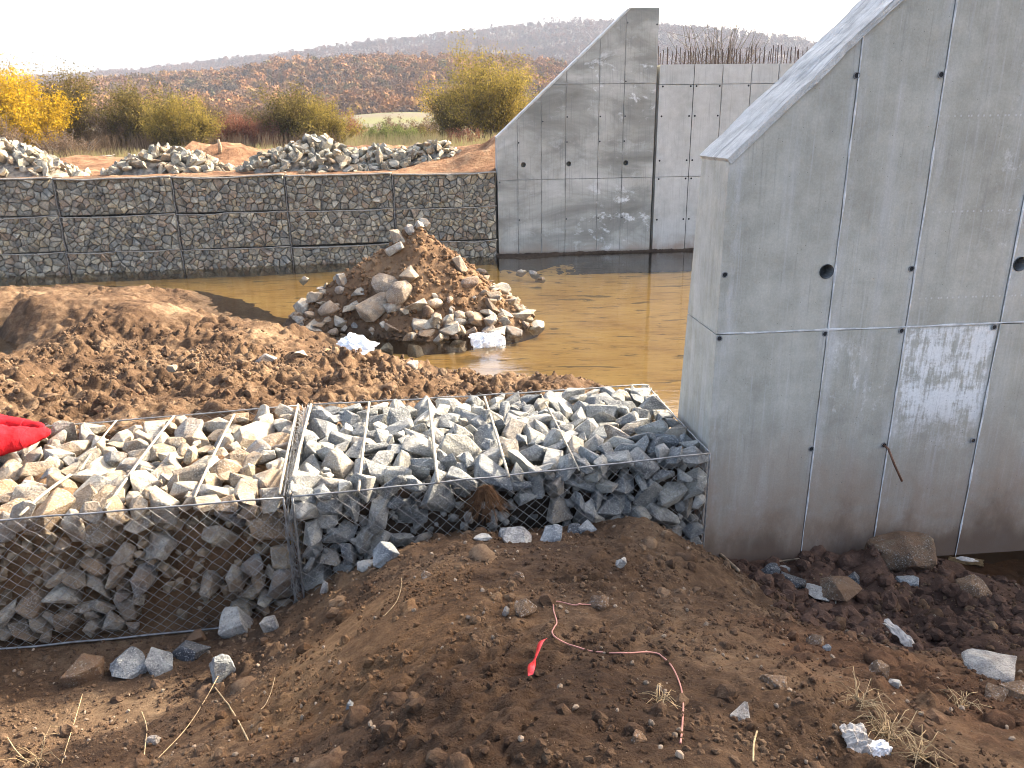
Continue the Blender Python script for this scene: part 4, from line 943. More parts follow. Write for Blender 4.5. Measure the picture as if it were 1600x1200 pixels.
# ------------------------------------------------------------------ middle bank
mbp = [(0, 450, -3.80), (-300, 452, -3.8), (180, 449, -3.82), (300, 462, -3.84), (365, 492, -3.86), (430, 505, -3.84), (470, 515, -3.88), (530, 535, -3.88), (600, 562, -3.88), (680, 578, -3.88), (770, 592, -3.86), (850, 600, -3.86), (945, 612, -3.88),
       (0, 462, -3.55), (120, 465, -3.55), (260, 475, -3.6), (60, 505, -4.0), (0, 525, -3.9), (120, 520, -3.62), (150, 488, -3.2), (240, 500, -3.3), (20, 475, -3.3), (0, 560, -3.5), (100, 560, -3.45), (0, 600, -3.05), (150, 600, -3.05), (330, 515, -3.45), (380, 512, -3.42), (300, 560, -3.3), (450, 540, -3.5), (500, 560, -3.35),
       (0, 640, -2.72), (200, 635, -2.72), (400, 620, -2.72), (300, 600, -2.98), (450, 590, -3.0), (600, 590, -3.25), (560, 610, -2.85), (700, 602, -3.1), (740, 585, -3.4), (650, 600, -3.05), (780, 598, -3.1), (880, 592, -3.0), (850, 600, -3.0), (930, 606, -3.05), (-300, 600, -3.1), (-300, 520, -3.7)]
pts = [tuple(onz(a, b, z)) for a, b, z in mbp]
for u in (0.0, 0.2, 0.4, 0.6, 0.8, 1.0):
    q = bil(cL, u, 1.03); pts.append((q[0], q[1] + 0.05, -2.55)); q = bil(cR, u, 1.03); pts.append((q[0], q[1] + 0.05, -2.62 if u < 0.55 else -2.95))
pts += [(-9, 7, -2.5), (-12, 10, -3.2), (2.0, 7.6, -4.1), (2.5, 9, -4.3), (1.5, 10, -4.3), (2.2, 8.2, -4.2), (0, 12, -4.2), (-3, 16, -4.3), (-10, 22, -4.3), (-20, 20.5, -4.2)]
_mb = tps(pts, 0.01)
def back_y(x): return np.interp(x, [BL0[0], B1[0], B4[0], 3.5], [BL0[1], B1[1], B4[1], B4[1] + 0.2]) + 0.04
def mb_h(x, y):
    h = np.clip(_mb(x, y), -4.3, -2.45)
    land = sstep(-4.0, -3.7, h)
    wet = 0.35 + 0.65 * land; flat = sstep(12.5, 15.0, y)
    r = fbm(x, y, [(2.2, 0.16), (0.8, 0.12)], 61) + fbm(x, y, [(0.4, 0.15), (0.18, 0.11), (0.09, 0.055)], 67, True) * (0.6 + 0.6 * sstep(-0.15, 0.25, perlin(x * 0.8, y * 0.8, 4)))
    return h + r * wet * (1 - 0.40 * flat)
u = np.linspace(0, 1, 560); vv = np.linspace(0, 1, 420) ** 1.5; ylim = 21.0
xr = -17 + (3.2 + 17) * (1 - (1 - u) ** 1.35); X = np.repeat(xr[None], 420, 0); yb = back_y(X); Y = yb + (ylim - yb) * vv[:, None]; Z = mb_h(X, Y)
Z[0] = -3.7
link('river_bank', mesh_np('river_bank', np.stack([X, Y, Z], -1).reshape(-1, 3), grid_faces(560, 420), M['bank'], True), kind='structure')
def mb_s(x, y): return mb_h(x, y)
p, r = scatter_on(mb_s, 9000, (-8, 1.6), (6.8, 13.5), 0.008, 0.045, 2.6, 0.35, 0.9); ok = (p[:, 1] > back_y(p[:, 0]) + 0.06) & (p[:, 2] > -3.92); p, r = p[ok], r[ok]
link('bank_clods', scatter_mesh('bank_clods', p, r, iv1, M['bank_clod']), kind='stuff')
p, r = scatter_on(mb_s, 260, (-8, 1.6), (6.8, 12.5), 0.04, 0.10, 2.4, 0.6, 0.9); ok = (p[:, 1] > back_y(p[:, 0]) + 0.12) & (p[:, 2] > -3.85); p, r = p[ok], r[ok]
link('bank_clods', scatter_mesh('bank_clods', p, r, iv2, M['bank_clod']), kind='stuff')
def hit_fn(fn, px, py, t0=5, t1=40, zmin=-4.2):
    d = ray(px, py)
    for t in np.arange(t0, t1, 0.03):
        p = d * t
        if p[2] < float(fn(p[0], p[1])): return p
    return d * t1

# ------------------------------------------------------------------ rubble heap in the water
HC = np.array([-2.05, 16.6]); HRX, HRY, HH = 2.55, 2.3, 2.0
def heap_h(x, y):
    a = np.arctan2(y - HC[1], x - HC[0]); d = np.sqrt(((x - HC[0] - 0.05) / HRX) ** 2 + ((y - HC[1]) / HRY) ** 2) * (1 + 0.10 * np.sin(3 * a + 1) + 0.06 * np.sin(5 * a))
    return -4.1 - 0.5 * sstep(1.0, 1.12, d) + HH * np.clip(1.06 - d, 0, 1) ** 0.95 + fbm(x, y, [(0.9, 0.08), (0.35, 0.06)], 71) + fbm(x, y, [(0.2, 0.05), (0.09, 0.025)], 73, True)
heap = thing('rubble_heap', 'pointed heap of brown earth and boulders standing in the shallow water', 'rubble heap', (HC[0], HC[1], -4.1))
gx = np.linspace(-2.9, 2.9, 190); X, Y = np.meshgrid(gx, gx); Z = heap_h(X + HC[0], Y + HC[1]) + 4.1
link('earth_mound', mesh_np('earth_mound', np.stack([X, Y, Z], -1).reshape(-1, 3), grid_faces(190, 190), M['heap_dirt'], True), heap)
P_, R_ = [], []
rs = np.random.default_rng(8)
fixed = [(588, 472, .33, 0), (600, 440, .24, 1), (640, 428, .2, 1), (515, 480, .22, 1), (495, 465, .2, 0), (475, 478, .2, 0), (478, 452, .14, 0), (625, 455, .3, 1), (650, 480, .2, 1), (680, 472, .16, 1), (745, 497, .19, 1), (720, 492, .17, 1), (660, 505, .15, 0), (680, 505, .16, 0), (705, 515, .2, 1), (775, 530, .24, 0), (800, 525, .22, 0), (838, 518, .19, 0), (785, 500, .16, 0), (812, 487, .2, 0),
         (770, 480, .18, 0), (755, 425, .18, 1), (717, 412, .2, 1), (735, 440, .18, 1), (815, 448, .15, 1), (835, 462, .13, 1), (845, 472, .12, 0), (800, 470, .15, 0), (780, 450, .18, 1), (665, 347, .2, 0), (655, 352, .18, 1), (640, 358, .13, 1), (622, 370, .16, 0), (617, 388, .18, 0), (535, 440, .18, 0), (550, 480, .17, 0), (560, 455, .13, 1), (530, 500, .13, 0), (500, 505, .14, 0), (470, 505, .12, 0), (700, 500, .14, 1), (540, 512, .1, 0), (616, 478, .13, 0), (760, 515, .15, 0), (735, 520, .15, 0), (665, 520, .1, 0)]
for (a, b, r0, rd) in fixed:
    p = hit_fn(heap_h, a, b + r0 * 25, 11, 22); P_.append((p[0], p[1], max(p[2], -3.98) + r0 * 0.15)); R_.append(r0 * 1.18)
for k in range(215):
    a = rs.uniform(0, 2 * np.pi); d = 0.55 + 0.53 * rs.random() ** 0.6; x, y = HC[0] + math.cos(a) * d * HRX, HC[1] + math.sin(a) * d * HRY; r0 = rs.uniform(0.05, 0.15) * (0.6 + 0.8 * d)
    P_.append((x, y, float(heap_h(x, y)) + r0 * 0.1)); R_.append(r0)
for i, (p, r0) in enumerate(zip(P_, R_)):
    rd = (fixed[i][3] and i % 2) if i < len(fixed) else rs.random() < 0.25
    me = (V_round if rd else V_mound)[int(rs.integers(8))]
    put_stone(heap, me, (p[0] - HC[0], p[1] - HC[1], p[2] + 4.1), r0, rot_rand(1.3))
p, r = scatter_on(heap_h, 1800, (HC[0] - 2.5, HC[0] + 2.5), (HC[1] - 2.3, HC[1] + 2.3), 0.015, 0.07, 2.2, 0.3); ok = p[:, 2] > -3.95; p, r = p[ok], r[ok]; p = p - np.array([HC[0], HC[1], -4.1])
link('earth_clods', scatter_mesh('earth_clods', p, r, iv1, M['heap_dirt']), heap, kind='stuff')

# ------------------------------------------------------------------ stone heaps on the far bank
def stone_heap(label, cx, cy, rx, ry, h, n, seed):
    t = thing('stone_heap', label, 'stone heap', (cx, cy, -1.5), 0, 'stone heaps on the far bank'); r = np.random.default_rng(seed)
    def f(x, y):
        a = np.arctan2(y / ry, x / rx); d = np.sqrt((x / rx) ** 2 + (y / ry) ** 2) * (1 + 0.12 * np.sin(2 * a + seed) + 0.08 * np.sin(5 * a + seed)); return h * np.clip(1 - d, 0, 1) ** 0.8 + fbm(x + seed, y, [(0.8, 0.12)], seed) * (d < 1)
    gx = np.linspace(-rx, rx, 60); gy = np.linspace(-ry, ry, 40); X, Y = np.meshgrid(gx, gy); Z = f(X, Y) - 0.16 + fbm(X, Y, [(0.25, 0.06)], 5, True)
    link('rubble_core', mesh_np('rubble_core', np.stack([X, Y, Z], -1).reshape(-1, 3), grid_faces(60, 40), M['pile_fill'], True), t)
    k = 0
    while k < n:
        x, y = r.uniform(-1.05, 1.05) * rx, r.uniform(-1.05, 0.7) * ry
        if (x / rx) ** 2 + (y / ry) ** 2 > 1.1: continue
        k += 1; r0 = r.uniform(0.10, 0.21)
        put_stone(t, V_pile[int(r.integers(16))], (x, y, float(f(x, y)) + r0 * 0.25), r0, rot_rand(2.0))
def hp(px, py): p = onz(px, py, -1.42); return p
a = hp(10, 276); stone_heap('pale stone heap behind the gabion wall, cut by the left edge of the photo', a[0] - 0.5, a[1] + 1.3, 2.4, 1.4, 1.2, 270, 1)
a = hp(245, 272); stone_heap('low pale stone heap on red earth, between the leftmost heap and the long one', a[0], a[1] + 1.2, 2.3, 1.3, 0.98, 270, 2)
a = hp(478, 270); stone_heap('tallest pale stone heap in the middle of the far bank, below the olive bush', a[0], a[1] + 1.3, 2.7, 1.4, 1.15, 299, 3)
a = hp(585, 268); stone_heap('flatter stone heap spreading right from the tallest heap', a[0], a[1] + 1.3, 2.0, 1.2, 0.85, 210, 4)
a = hp(668, 268); stone_heap('pale stone heap nearest the tall concrete wing wall', a[0], a[1] + 1.2, 1.7, 1.1, 1.0, 210, 5)

# ------------------------------------------------------------------ vegetation
def shrub(name, label, cat, px, py_base, dist, width, height, leafmat, nstem, nleaf, lsize, tilt=40, t_leaf=0.35, barkmat='bark', trunk=0.0, group='shrubs beyond the far bank', seed=0, dens=1.0, stem_r=0.02):
    height *= 1.22; width *= 1.08; nleaf = int(nleaf * 2.0); lsize *= 0.82
    r = np.random.default_rng(seed); p = aty(px, py_base, dist); z0 = float(far_h(p[0], p[1])) - 0.05
    root = thing(name, label, cat, (p[0], p[1], z0), 0, group); tubes = []; LP = []
    if trunk: tubes.append(tube([(0, 0, 0), (0.05, 0, trunk * .5), (0, 0.05, trunk)], 0.11, 6, False, 0.08))
    for k in range(nstem):
        az = r.uniform(0, 6.283); ti = math.radians(tilt) * math.sqrt(r.random()) ; ln = height * r.uniform(0.62, 1.08) * (1 - 0.25 * (ti / math.radians(tilt)) ** 2) - trunk
        b = np.array([r.normal(0, width * 0.09), r.normal(0, width * 0.09), trunk * r.uniform(0.7, 1) if trunk else 0]); out = math.sin(ti) * ln; up = math.cos(ti) * ln
        out = min(out, width * 0.55)
        pts = []
        for t in np.linspace(0, 1, 5):
            rr_ = out * (t ** 1.2); pts.append(b + np.array([math.cos(az) * rr_, math.sin(az) * rr_, up * (t ** 0.9)]) + r.normal(0, 0.04 * t * height / 3, 3))
        pts = np.array(pts); tubes.append(tube(pts, stem_r, 3, False, stem_r * 0.3))
        for q in range(4):
            i = r.integers(1, 4); d = r.normal(size=3) * np.array([1, 1, 0.5]); d[2] = abs(d[2]) + 0.5; d /= np.linalg.norm(d); l = height * r.uniform(0.12, 0.28); e = pts[i] + d * l
            tubes.append(tube([pts[i], (pts[i] + e) / 2 + r.normal(0, .03, 3), e], stem_r * 0.45, 3, False, stem_r * 0.2))
            m_ = max(1, int(nleaf * 0.15)); tt = r.random(m_)[:, None]; LP.append(pts[i] + (e - pts[i]) * tt + r.normal(0, height * 0.03, (m_, 3)))
        m_ = int(nleaf * 0.5); tt = t_leaf + (1 - t_leaf) * r.random(m_) ** 0.8; ii = tt * 4; i0 = np.minimum(ii.astype(int), 3); fr = (ii - i0)[:, None]
        LP.append(pts[i0] * (1 - fr) + pts[i0 + 1] * fr + r.normal(0, height * 0.045, (m_, 3)))
    v, f = join(tubes); link('branches', mesh_py('branches', v, f, M[barkmat], True), root)
    if nleaf:
        C = np.concatenate(LP); C[:, 2] = np.maximum(C[:, 2], 0.1); n = len(C); u = r.normal(size=(n, 3)); u /= np.linalg.norm(u, axis=1)[:, None]; w = np.cross(u, r.normal(size=(n, 3))); w /= np.linalg.norm(w, axis=1)[:, None]
        s = (lsize * r.uniform(0.6, 1.3, n))[:, None]; V = np.stack([C - u * s - w * s * .3, C + w * s * .45 - u * s * .2, C + u * s, C - w * s * .45 + u * s * .2], 1).reshape(-1, 3)
        link('foliage', mesh_np('foliage', V, (np.arange(n * 4)).reshape(-1, 4), M[leafmat]), root)
    return root
shrub('shrub', 'bright yellow leafy shrub near the left edge of the photo', 'shrub', 48, 232, 47, 4.0, 4.1, 'yellow_leaf', 80, 190, 0.085, 48, 0.3, seed=1)
shrub('bare_tree', 'bare pale twiggy tree behind the bright yellow shrub', 'tree', 70, 228, 56, 5.5, 6.6, 'brown_leaf', 60, 26, 0.06, 42, 0.5, 'greybark', seed=2, group='trees beyond the far bank')
shrub('shrub', 'tall olive green shrub just right of the bright yellow one', 'shrub', 118, 230, 50, 2.4, 4.5, 'olive_leaf', 60, 120, 0.075, 26, 0.3, seed=3)
shrub('shrub', 'grey brown twiggy shrub in front of the yellow one, at the left edge', 'shrub', 10, 245, 43, 3.6, 2.0, 'brown_leaf', 60, 60, 0.055, 60, 0.2, 'greybark', seed=4)
shrub('shrub', 'grey brown leafless thicket below the tall olive shrub', 'shrub', 105, 245, 43, 3.2, 1.7, 'brown_leaf', 60, 50, 0.05, 60, 0.2, 'greybark', seed=5)
shrub('shrub', 'brown thicket between the tall olive shrub and the rounded olive one', 'shrub', 165, 238, 50, 3.0, 2.2, 'brown_leaf', 55, 90, 0.06, 50, 0.2, seed=6)
shrub('shrub', 'tall rounded olive shrub left of the golden one, above the low stone heap', 'shrub', 232, 235, 52, 4.8, 4.0, 'olive_leaf', 85, 170, 0.08, 50, 0.25, seed=7)
shrub('shrub', 'wide golden olive shrub behind the low stone heap', 'shrub', 290, 238, 48, 4.6, 3.2, 'gold_leaf', 90, 150, 0.075, 52, 0.25, seed=8)
shrub('shrub', 'red brown thicket between the golden shrub and the dark olive one', 'shrub', 375, 236, 51, 3.8, 2.3, 'red_leaf', 85, 100, 0.06, 48, 0.2, seed=9)
shrub('shrub', 'dusky brown shrub in the gap right of the golden shrub', 'shrub', 345, 234, 58, 4.2, 3.0, 'brown_leaf', 70, 110, 0.07, 48, 0.25, seed=10)
shrub('shrub', 'reddish low shrub at the left foot of the dark olive shrub', 'shrub', 425, 236, 50, 2.6, 1.9, 'red_leaf', 60, 100, 0.06, 46, 0.2, seed=11)
shrub('shrub', 'dense dark olive shrub above the tallest stone heap', 'shrub', 468, 235, 51, 4.0, 3.6, 'olive_leaf', 85, 170, 0.075, 46, 0.2, seed=12)
shrub('shrub', 'olive gold shrub right of the dark olive one, above the tallest stone heap', 'shrub', 512, 236, 50, 3.6, 2.9, 'gold_leaf', 75, 140, 0.07, 50, 0.25, seed=13)
shrub('tree', 'round golden green tree left of the tall concrete wing wall', 'tree', 765, 226, 55, 6.4, 5.6, 'gold_leaf', 120, 200, 0.085, 62, 0.3, 'bark', trunk=0.9, seed=14, group='trees beyond the far bank', stem_r=0.03)
shrub('shrub', 'smaller olive shrub at the left side of the round golden tree', 'shrub', 706, 226, 54, 2.4, 3.2, 'olive_leaf', 50, 110, 0.07, 34, 0.25, seed=15)
shrub('shrub', 'pale green low shrub right of the olive gold shrub', 'shrub', 590, 230, 56, 3.4, 1.6, 'green_leaf', 60, 110, 0.06, 60, 0.2, seed=16)
shrub('shrub', 'dark green low shrub above the stone heap nearest the tall wall', 'shrub', 632, 228, 58, 2.8, 1.6, 'green_leaf', 60, 120, 0.055, 55, 0.2, seed=17)
shrub('shrub', 'rusty brown low brush under the round golden tree', 'shrub', 722, 228, 50, 3.0, 1.3, 'red_leaf', 60, 50, 0.05, 55, 0.2, seed=18)
shrub('bare_tree', 'bare dark tree standing beyond the rebar row', 'tree', 1112, 210, 62, 5.4, 8.0, 'brown_leaf', 90, 10, 0.05, 36, 0.5, 'bark', seed=19, stem_r=0.045, group='trees beyond the far bank')
shrub('bare_tree', 'slender bare tree with a few orange leaves before the green field', 'tree', 680, 216, 90, 3.0, 6.5, 'yellow_leaf', 22, 26, 0.09, 20, 0.6, 'greybark', seed=20, group='trees beyond the far bank')
shrub('shrub', 'grey tan brush in front of the pale field, left half', 'shrub', 612, 212, 75, 6.5, 2.3, 'brown_leaf', 70, 70, 0.08, 62, 0.2, 'greybark', seed=21)
shrub('shrub', 'grey tan brush in front of the pale field, right half, beside the slender bare tree', 'shrub', 668, 212, 72, 5.5, 2.0, 'brown_leaf', 70, 70, 0.08, 62, 0.2, 'greybark', seed=22)
shrub('shrub', 'small reddish shrub before the pale field, right of the olive gold one', 'shrub', 548, 222, 64, 3.0, 2.4, 'red_leaf', 50, 80, 0.07, 50, 0.2, seed=23)
shrub('shrub', 'olive brown shrub in the gap left of the tall rounded olive one', 'shrub', 196, 235, 55, 3.4, 2.9, 'olive_leaf', 60, 110, 0.07, 48, 0.2, seed=24)
shrub('shrub', 'rusty shrub just left of the dark olive shrub, behind the red brown thicket', 'shrub', 400, 232, 56, 3.2, 2.7, 'brown_leaf', 60, 110, 0.07, 46, 0.2, seed=25)
shrub('shrub', 'olive shrub filling the gap between the golden shrub and the red brown thicket', 'shrub', 328, 236, 53, 2.8, 2.6, 'olive_leaf', 60, 110, 0.07, 46, 0.2, seed=26)
shrub('shrub', 'low olive brush left of the smaller olive shrub by the round tree', 'shrub', 664, 226, 60, 3.6, 1.5, 'olive_leaf', 60, 90, 0.06, 60, 0.2, seed=27)
# dry grass and reeds along the edge of the scrub
def blades(name, label, n, xr_px, dist, hgt, mat, seed):
    r = np.random.default_rng(seed); px = r.uniform(*xr_px, n); d = r.uniform(*dist, n); x = (px - 800) / FPX * d * 1.05; y = d; keep = perlin(x * 0.5, y * 0.5, seed) > r.uniform(-0.5, 0.4, n); x, y = x[keep], y[keep]; n = len(x)
    z = far_h(x, y); h = r.uniform(hgt * 0.4, hgt, n); dx = r.normal(0, 0.18, n) * h; w = r.uniform(0.012, 0.03, n)
    V = np.stack([np.stack([x - w, y, z], 1), np.stack([x + w, y, z], 1), np.stack([x + dx, y + r.normal(0, 0.1, n), z + h], 1)], 1).reshape(-1, 3)
    o = link(name, mesh_np(name, V, np.arange(n * 3).reshape(-1, 3), M[mat]), kind='stuff'); tag(o, label, 'grass')
blades('dry_grass', 'pale dry grass along the edge of the scrub', 26000, (-60, 800), (40, 62), 0.75, 'grass', 3)
blades('dry_reeds', 'grey brown reeds and brambles under the shrubs', 20000, (-80, 560), (46, 58), 1.5, 'brown_leaf', 4)
blades('dry_reeds', 'pale reeds by the round golden tree', 7000, (560, 800), (46, 62), 1.3, 'grass', 5)
# driftwood and post
def post(name, label, px, py, y, h, r_, mat='wood', grp=None):
    p = aty(px, py, y); z = float(far_h(p[0], p[1])); v, f = tube([(0, 0, -0.1), (0.03, 0, h * .5), (-0.02, 0.02, h)], r_, 7, True, r_ * .7); o = link(name, mesh_py(name, v, f, M[mat], True), None, (p[0], p[1], z)); tag(o, label, 'post', grp)
post('wooden_stump', 'short crooked stump on the red earth mound, above the gap between stone heaps', 343, 232, 36, 0.6, 0.09)
for i, (a, b) in enumerate([(150, 238), (128, 240), (178, 245), (205, 236)]):
    p = aty(a, b, 41); z = float(far_h(p[0], p[1])); v, f = tube([(-0.9, 0, 0.05), (-0.3, 0.1, 0.25), (0.3, 0, 0.15), (0.9, 0.1, 0.4)], 0.05, 5, True, 0.02)
    o = link('branch', mesh_py('branch', v, f, M['greybark'], True), None, (p[0], p[1], z), (0.1 * i, 0.15 * i, 0.6 * i)); tag(o, ['grey dead branch behind the low stone heap, lying flat', 'grey dead branch lying left of the flat one, under the thicket', 'crooked dead branch closest to the low stone heap', 'dead branch at the left foot of the rounded olive shrub'][i], 'branch', 'dead branches on the far bank')

# ------------------------------------------------------------------ single loose stones
def rough_up(me, seed):
    bm = bmesh.new(); bm.from_mesh(me); bmesh.ops.triangulate(bm, faces=bm.faces[:]); bmesh.ops.subdivide_edges(bm, edges=bm.edges[:], cuts=2, use_grid_fill=True)
    for v in bm.verts:
        c = v.co; n = float(perlin(c.x * 2.1 + c.z, c.y * 2.1, seed)) * 0.10 + float(perlin(c.x * 6 + c.z * 3, c.y * 6 - c.z * 2, seed + 1)) * 0.05; v.co = c * (1 + n)
    bm.to_mesh(me); bm.free(); me.polygons.foreach_set('use_smooth', [False] * len(me.polygons)); return me
def loose(label, px, py, wpx, hpx, matname, seed, cobble=False, where='fg', lift=0.35, rot=None, name='stone', group='loose stones', cat='stone', rotz=None):
    p = hit_fg(px, py + hpx * 0.3) if where == 'fg' else hit_fn(where, px, py + hpx * 0.3)
    d = float(p @ _F); w = wpx / FPX * d * 0.5; h = hpx / FPX * d * 0.5
    me = stone_mesh(seed, cobble, 20 if cobble else 15, 0.04); me.materials.append(M[matname])
    me = rough_up(me, seed)
    co = np.array([v.co for v in me.vertices]); me.name = name; mn, mx = co.min(0), co.max(0); sc = 2 / (mx - mn); 
    # a little surface break-up
    o = link(name, me, None, (p[0], p[1], p[2] + h * lift), (0, 0, rotz if rotz is not None else 0), None); o.rotation_euler = (random.gauss(0, .12), random.gauss(0, .12), o.rotation_euler[2])
    o.scale = (sc[0] * w, sc[1] * (w * 0.6 + h * 0.4), sc[2] * h * 1.15); return tag(o, label, cat, group)
loose('rounded pale blue stone, leftmost of the blue row before the left gabion', 205, 1037, 62, 38, 'blue_stone', 501)
loose('upright dark blue wedge stone, second in the blue row before the left gabion', 254, 1030, 36, 52, 'blue_stone', 502)
loose('long flat dark blue stone, third in the blue row before the left gabion', 300, 1016, 56, 28, 'dark_stone', 503)
loose('pale blue oblong stone ending the blue row on its right', 350, 1038, 40, 52, 'blue_stone', 504)
loose('speckled pale block at the foot of the left gabion', 373, 970, 48, 44, 'pale_stone', 505)
loose('small pale stone just right of the speckled pale block', 424, 973, 34, 28, 'pale_stone', 506)
loose('muddy brown stone left of the blue stone row', 135, 1048, 50, 48, 'mud_stone', 507)
loose('half buried brown stone at the foot of the gabion, behind the blue row', 305, 995, 34, 24, 'mud_stone', 508)
loose('blue grey block resting on the crest against the right gabion mesh', 861, 834, 42, 32, 'blue_stone', 509)
loose('white stone on the crest just left of the blue grey block', 808, 838, 46, 26, 'pale_stone', 510)
loose('small blue stone tucked against the white crest stone', 790, 834, 22, 20, 'blue_stone', 511)
loose('flat blue green stone on the crest right of the blue grey block', 918, 822, 30, 16, 'blue_stone', 512)
loose('dark small stone between the blue grey block and the flat blue green one', 898, 826, 26, 16, 'dark_stone', 513)
loose('pale flat stone peeping over the crest under the earth pocket of the gabion', 757, 838, 30, 8, 'pale_stone', 514)
loose('light blue boulder sliding down the left shoulder of the dirt heap', 606, 862, 46, 36, 'blue_stone', 515)
loose('pale stone chip below the light blue boulder on the left shoulder', 575, 882, 34, 14, 'pale_stone', 516)
loose('narrow pale stone half in the dirt, beside the foot of the gabion corner', 507, 917, 12, 28, 'pale_stone', 517)
loose('brown triangular stone in the middle of the dirt heap', 821, 949, 36, 34, 'brown_stone', 518)
loose('small white pebble beside the brown triangular stone', 790, 953, 11, 22, 'white_stone', 519, True)
loose('white stone with a dark spot, upper right part of the dirt heap', 971, 877, 18, 16, 'white_stone', 520, True)
loose('white angular stone at the lower middle right of the dirt heap', 1156, 1114, 34, 28, 'white_stone', 521)
loose('large rough pale rock at the right edge of the photo', 1553, 1040, 84, 42, 'white_stone', 522)
loose('round brown stone right of the pink wire', 1208, 1060, 40, 34, 'brown_stone', 523, True)
loose('tan cobble on the heap above the round brown stone', 1272, 1000, 26, 22, 'brown_stone', 524, True)
loose('long pale slab at the edge of the pit by the wall', 1285, 930, 58, 20, 'pale_stone', 525, rotz=-0.5)
loose('dark blue angular slab in the pit left of the pale slab', 1235, 908, 42, 26, 'dark_stone', 526, rotz=-0.6)
loose('dark stone standing against the wall foot above the dark slab', 1205, 892, 26, 24, 'dark_stone', 527)
loose('small white stone against the wall foot behind the dark slab', 1226, 888, 16, 10, 'pale_stone', 528)
loose('flat grey rock under mud beside the long pale slab', 1312, 920, 66, 30, 'mud_stone', 529)
loose('dark wedge stone in the pit, right of the flat grey rock', 1335, 902, 30, 18, 'dark_stone', 530)
loose('bluish white flat stone in the middle of the pit', 1419, 906, 34, 14, 'blue_stone', 531)
loose('mossy mud covered boulder against the wall foot', 1408, 866, 108, 56, 'mud_stone', 531, True, lift=0.75, name='boulder', cat='boulder')
loose('reddish mud boulder on the far side of the pit, before the puddle', 1518, 916, 50, 34, 'brown_stone', 533, True)
loose('brown rock at the foot of the large rough pale rock', 1545, 1078, 38, 30, 'brown_stone', 534)
loose('brown rock in the lower right corner, right of the other brown rock', 1588, 1080, 44, 30, 'brown_stone', 535)
loose('brown oblong stone above the crumpled cloth, on the right slope', 1372, 1045, 28, 34, 'brown_stone', 536)
loose('small pale stone right of the brown oblong stone', 1398, 1068, 20, 12, 'pale_stone', 537)
loose('small blue grey pebble under the tan cobble', 1292, 1012, 12, 12, 'blue_stone', 538)
loose('brown cobble at the upper end of the pink wire', 937, 850 + 90, 34, 26, 'brown_stone', 539, True)
loose('tan cobble at the crest left of the brown triangular stone', 810, 900, 20, 16, 'brown_stone', 540, True)
loose('tan pebble high on the left shoulder of the dirt heap', 667, 897, 18, 16, 'brown_stone', 541, True)
loose('small white stone in the lower left dirt', 240, 1156, 20, 14, 'white_stone', 542)
loose('small grey stone on the left slope of the heap', 548, 1100, 12, 16, 'blue_stone', 543)
loose('brown stone low on the dirt heap, left of the lower end of the wire', 1258 - 260, 1150, 26, 24, 'brown_stone', 544)
loose('pale rounded stone on the mid bank by the water edge', 605, 545, 22, 18, 'pale_stone', 545, False, mb_h)
loose('flat tan stone on the mid bank left of the white sheets', 415, 560, 34, 18, 'stone_dusty', 546, False, mb_h)
loose('grey tan stone beside the flat tan one on the mid bank', 470, 553, 20, 10, 'stone_dusty', 547, False, mb_h)
loose('small pale stone on the mid bank near the second white sheet', 645, 569, 20, 14, 'pale_stone', 548, False, mb_h)
loose('small round muddy stone on the left middle of the river bank', 270, 575, 16, 12, 'stone_dusty', 549, True, mb_h)

# ------------------------------------------------------------------ white sheets, cloth, red things, wires
def crumple(name, label, cat, p, w, l, h, mat, seed, rz=0, tilt=(0, 0), n=26):
    u = np.linspace(-1, 1, n); X, Y = np.meshgrid(u, u); r = np.random.default_rng(seed)
    ed = 1 + 0.10 * np.sin(np.arctan2(Y, X) * 2 + seed) + 0.25 * perlin(X * 1.4 + seed, Y * 1.4, seed) + 0.12 * perlin(X * 4 + seed, Y * 4, seed + 2)
    Zc = h * (np.exp(-(X ** 2 + Y ** 2) * 1.2) + fbm(X + seed, Y, [(0.8, 0.45), (0.35, 0.3), (0.16, 0.12)], seed, True))
    V = np.stack([X * w * ed, Y * l * ed, Zc], -1).reshape(-1, 3); t = 0.006; V2 = V - np.array([0, 0, t]); Fc = grid_faces(n, n).tolist(); N = len(V)
    Fc += [[a + N for a in f][::-1] for f in Fc]; per = [i for i in range(n)] + [n * (i + 1) + n - 1 for i in range(n - 1)] + [n * n - 2 - i for i in range(n - 1)] + [n * (n - 2 - i) for i in range(n - 2)]
    for a, b in zip(per, per[1:] + per[:1]): Fc.append([b, a, a + N, b + N])
    o = link(name, mesh_py(name, np.concatenate([V, V2]), Fc, M[mat], False), None, p, (tilt[0], tilt[1], rz)); return tag(o, label, cat, 'white fabric scraps')
p = hit_fn(mb_h, 558, 545); crumple('white_sheet', 'crumpled white sheet lying on the mud at the water edge, left one', 'sheet', (p[0], p[1], p[2] + 0.08), 0.36, 0.20, 0.09, 'sack', 3, -0.7, (0.3, 0.1))
p = hit_fn(mb_h, 762, 572); crumple('white_sheet', 'crumpled white sheet standing in the shallow water, right one', 'sheet', (p[0], p[1], max(p[2], -3.95) + 0.12), 0.30, 0.22, 0.17, 'sack', 8, 0.3, (0.45, 0.0))
p = hit_fg(1411, 1003); crumple('plaster_lump', 'splash of white plaster on the right slope of the dirt heap', 'plaster', (p[0], p[1], p[2] + 0.01), 0.05, 0.13, 0.05, 'plaster', 5, 0.7, (0.5, 0.3), 18)
p = hit_fg(1338, 1168); crumple('crumpled_cloth', 'crumpled dirty cloth at the bottom right among the roots', 'cloth', (p[0], p[1], p[2] + 0.02), 0.045, 0.06, 0.045, 'plaster', 6, 0.2, (0.5, 0.2), 22)
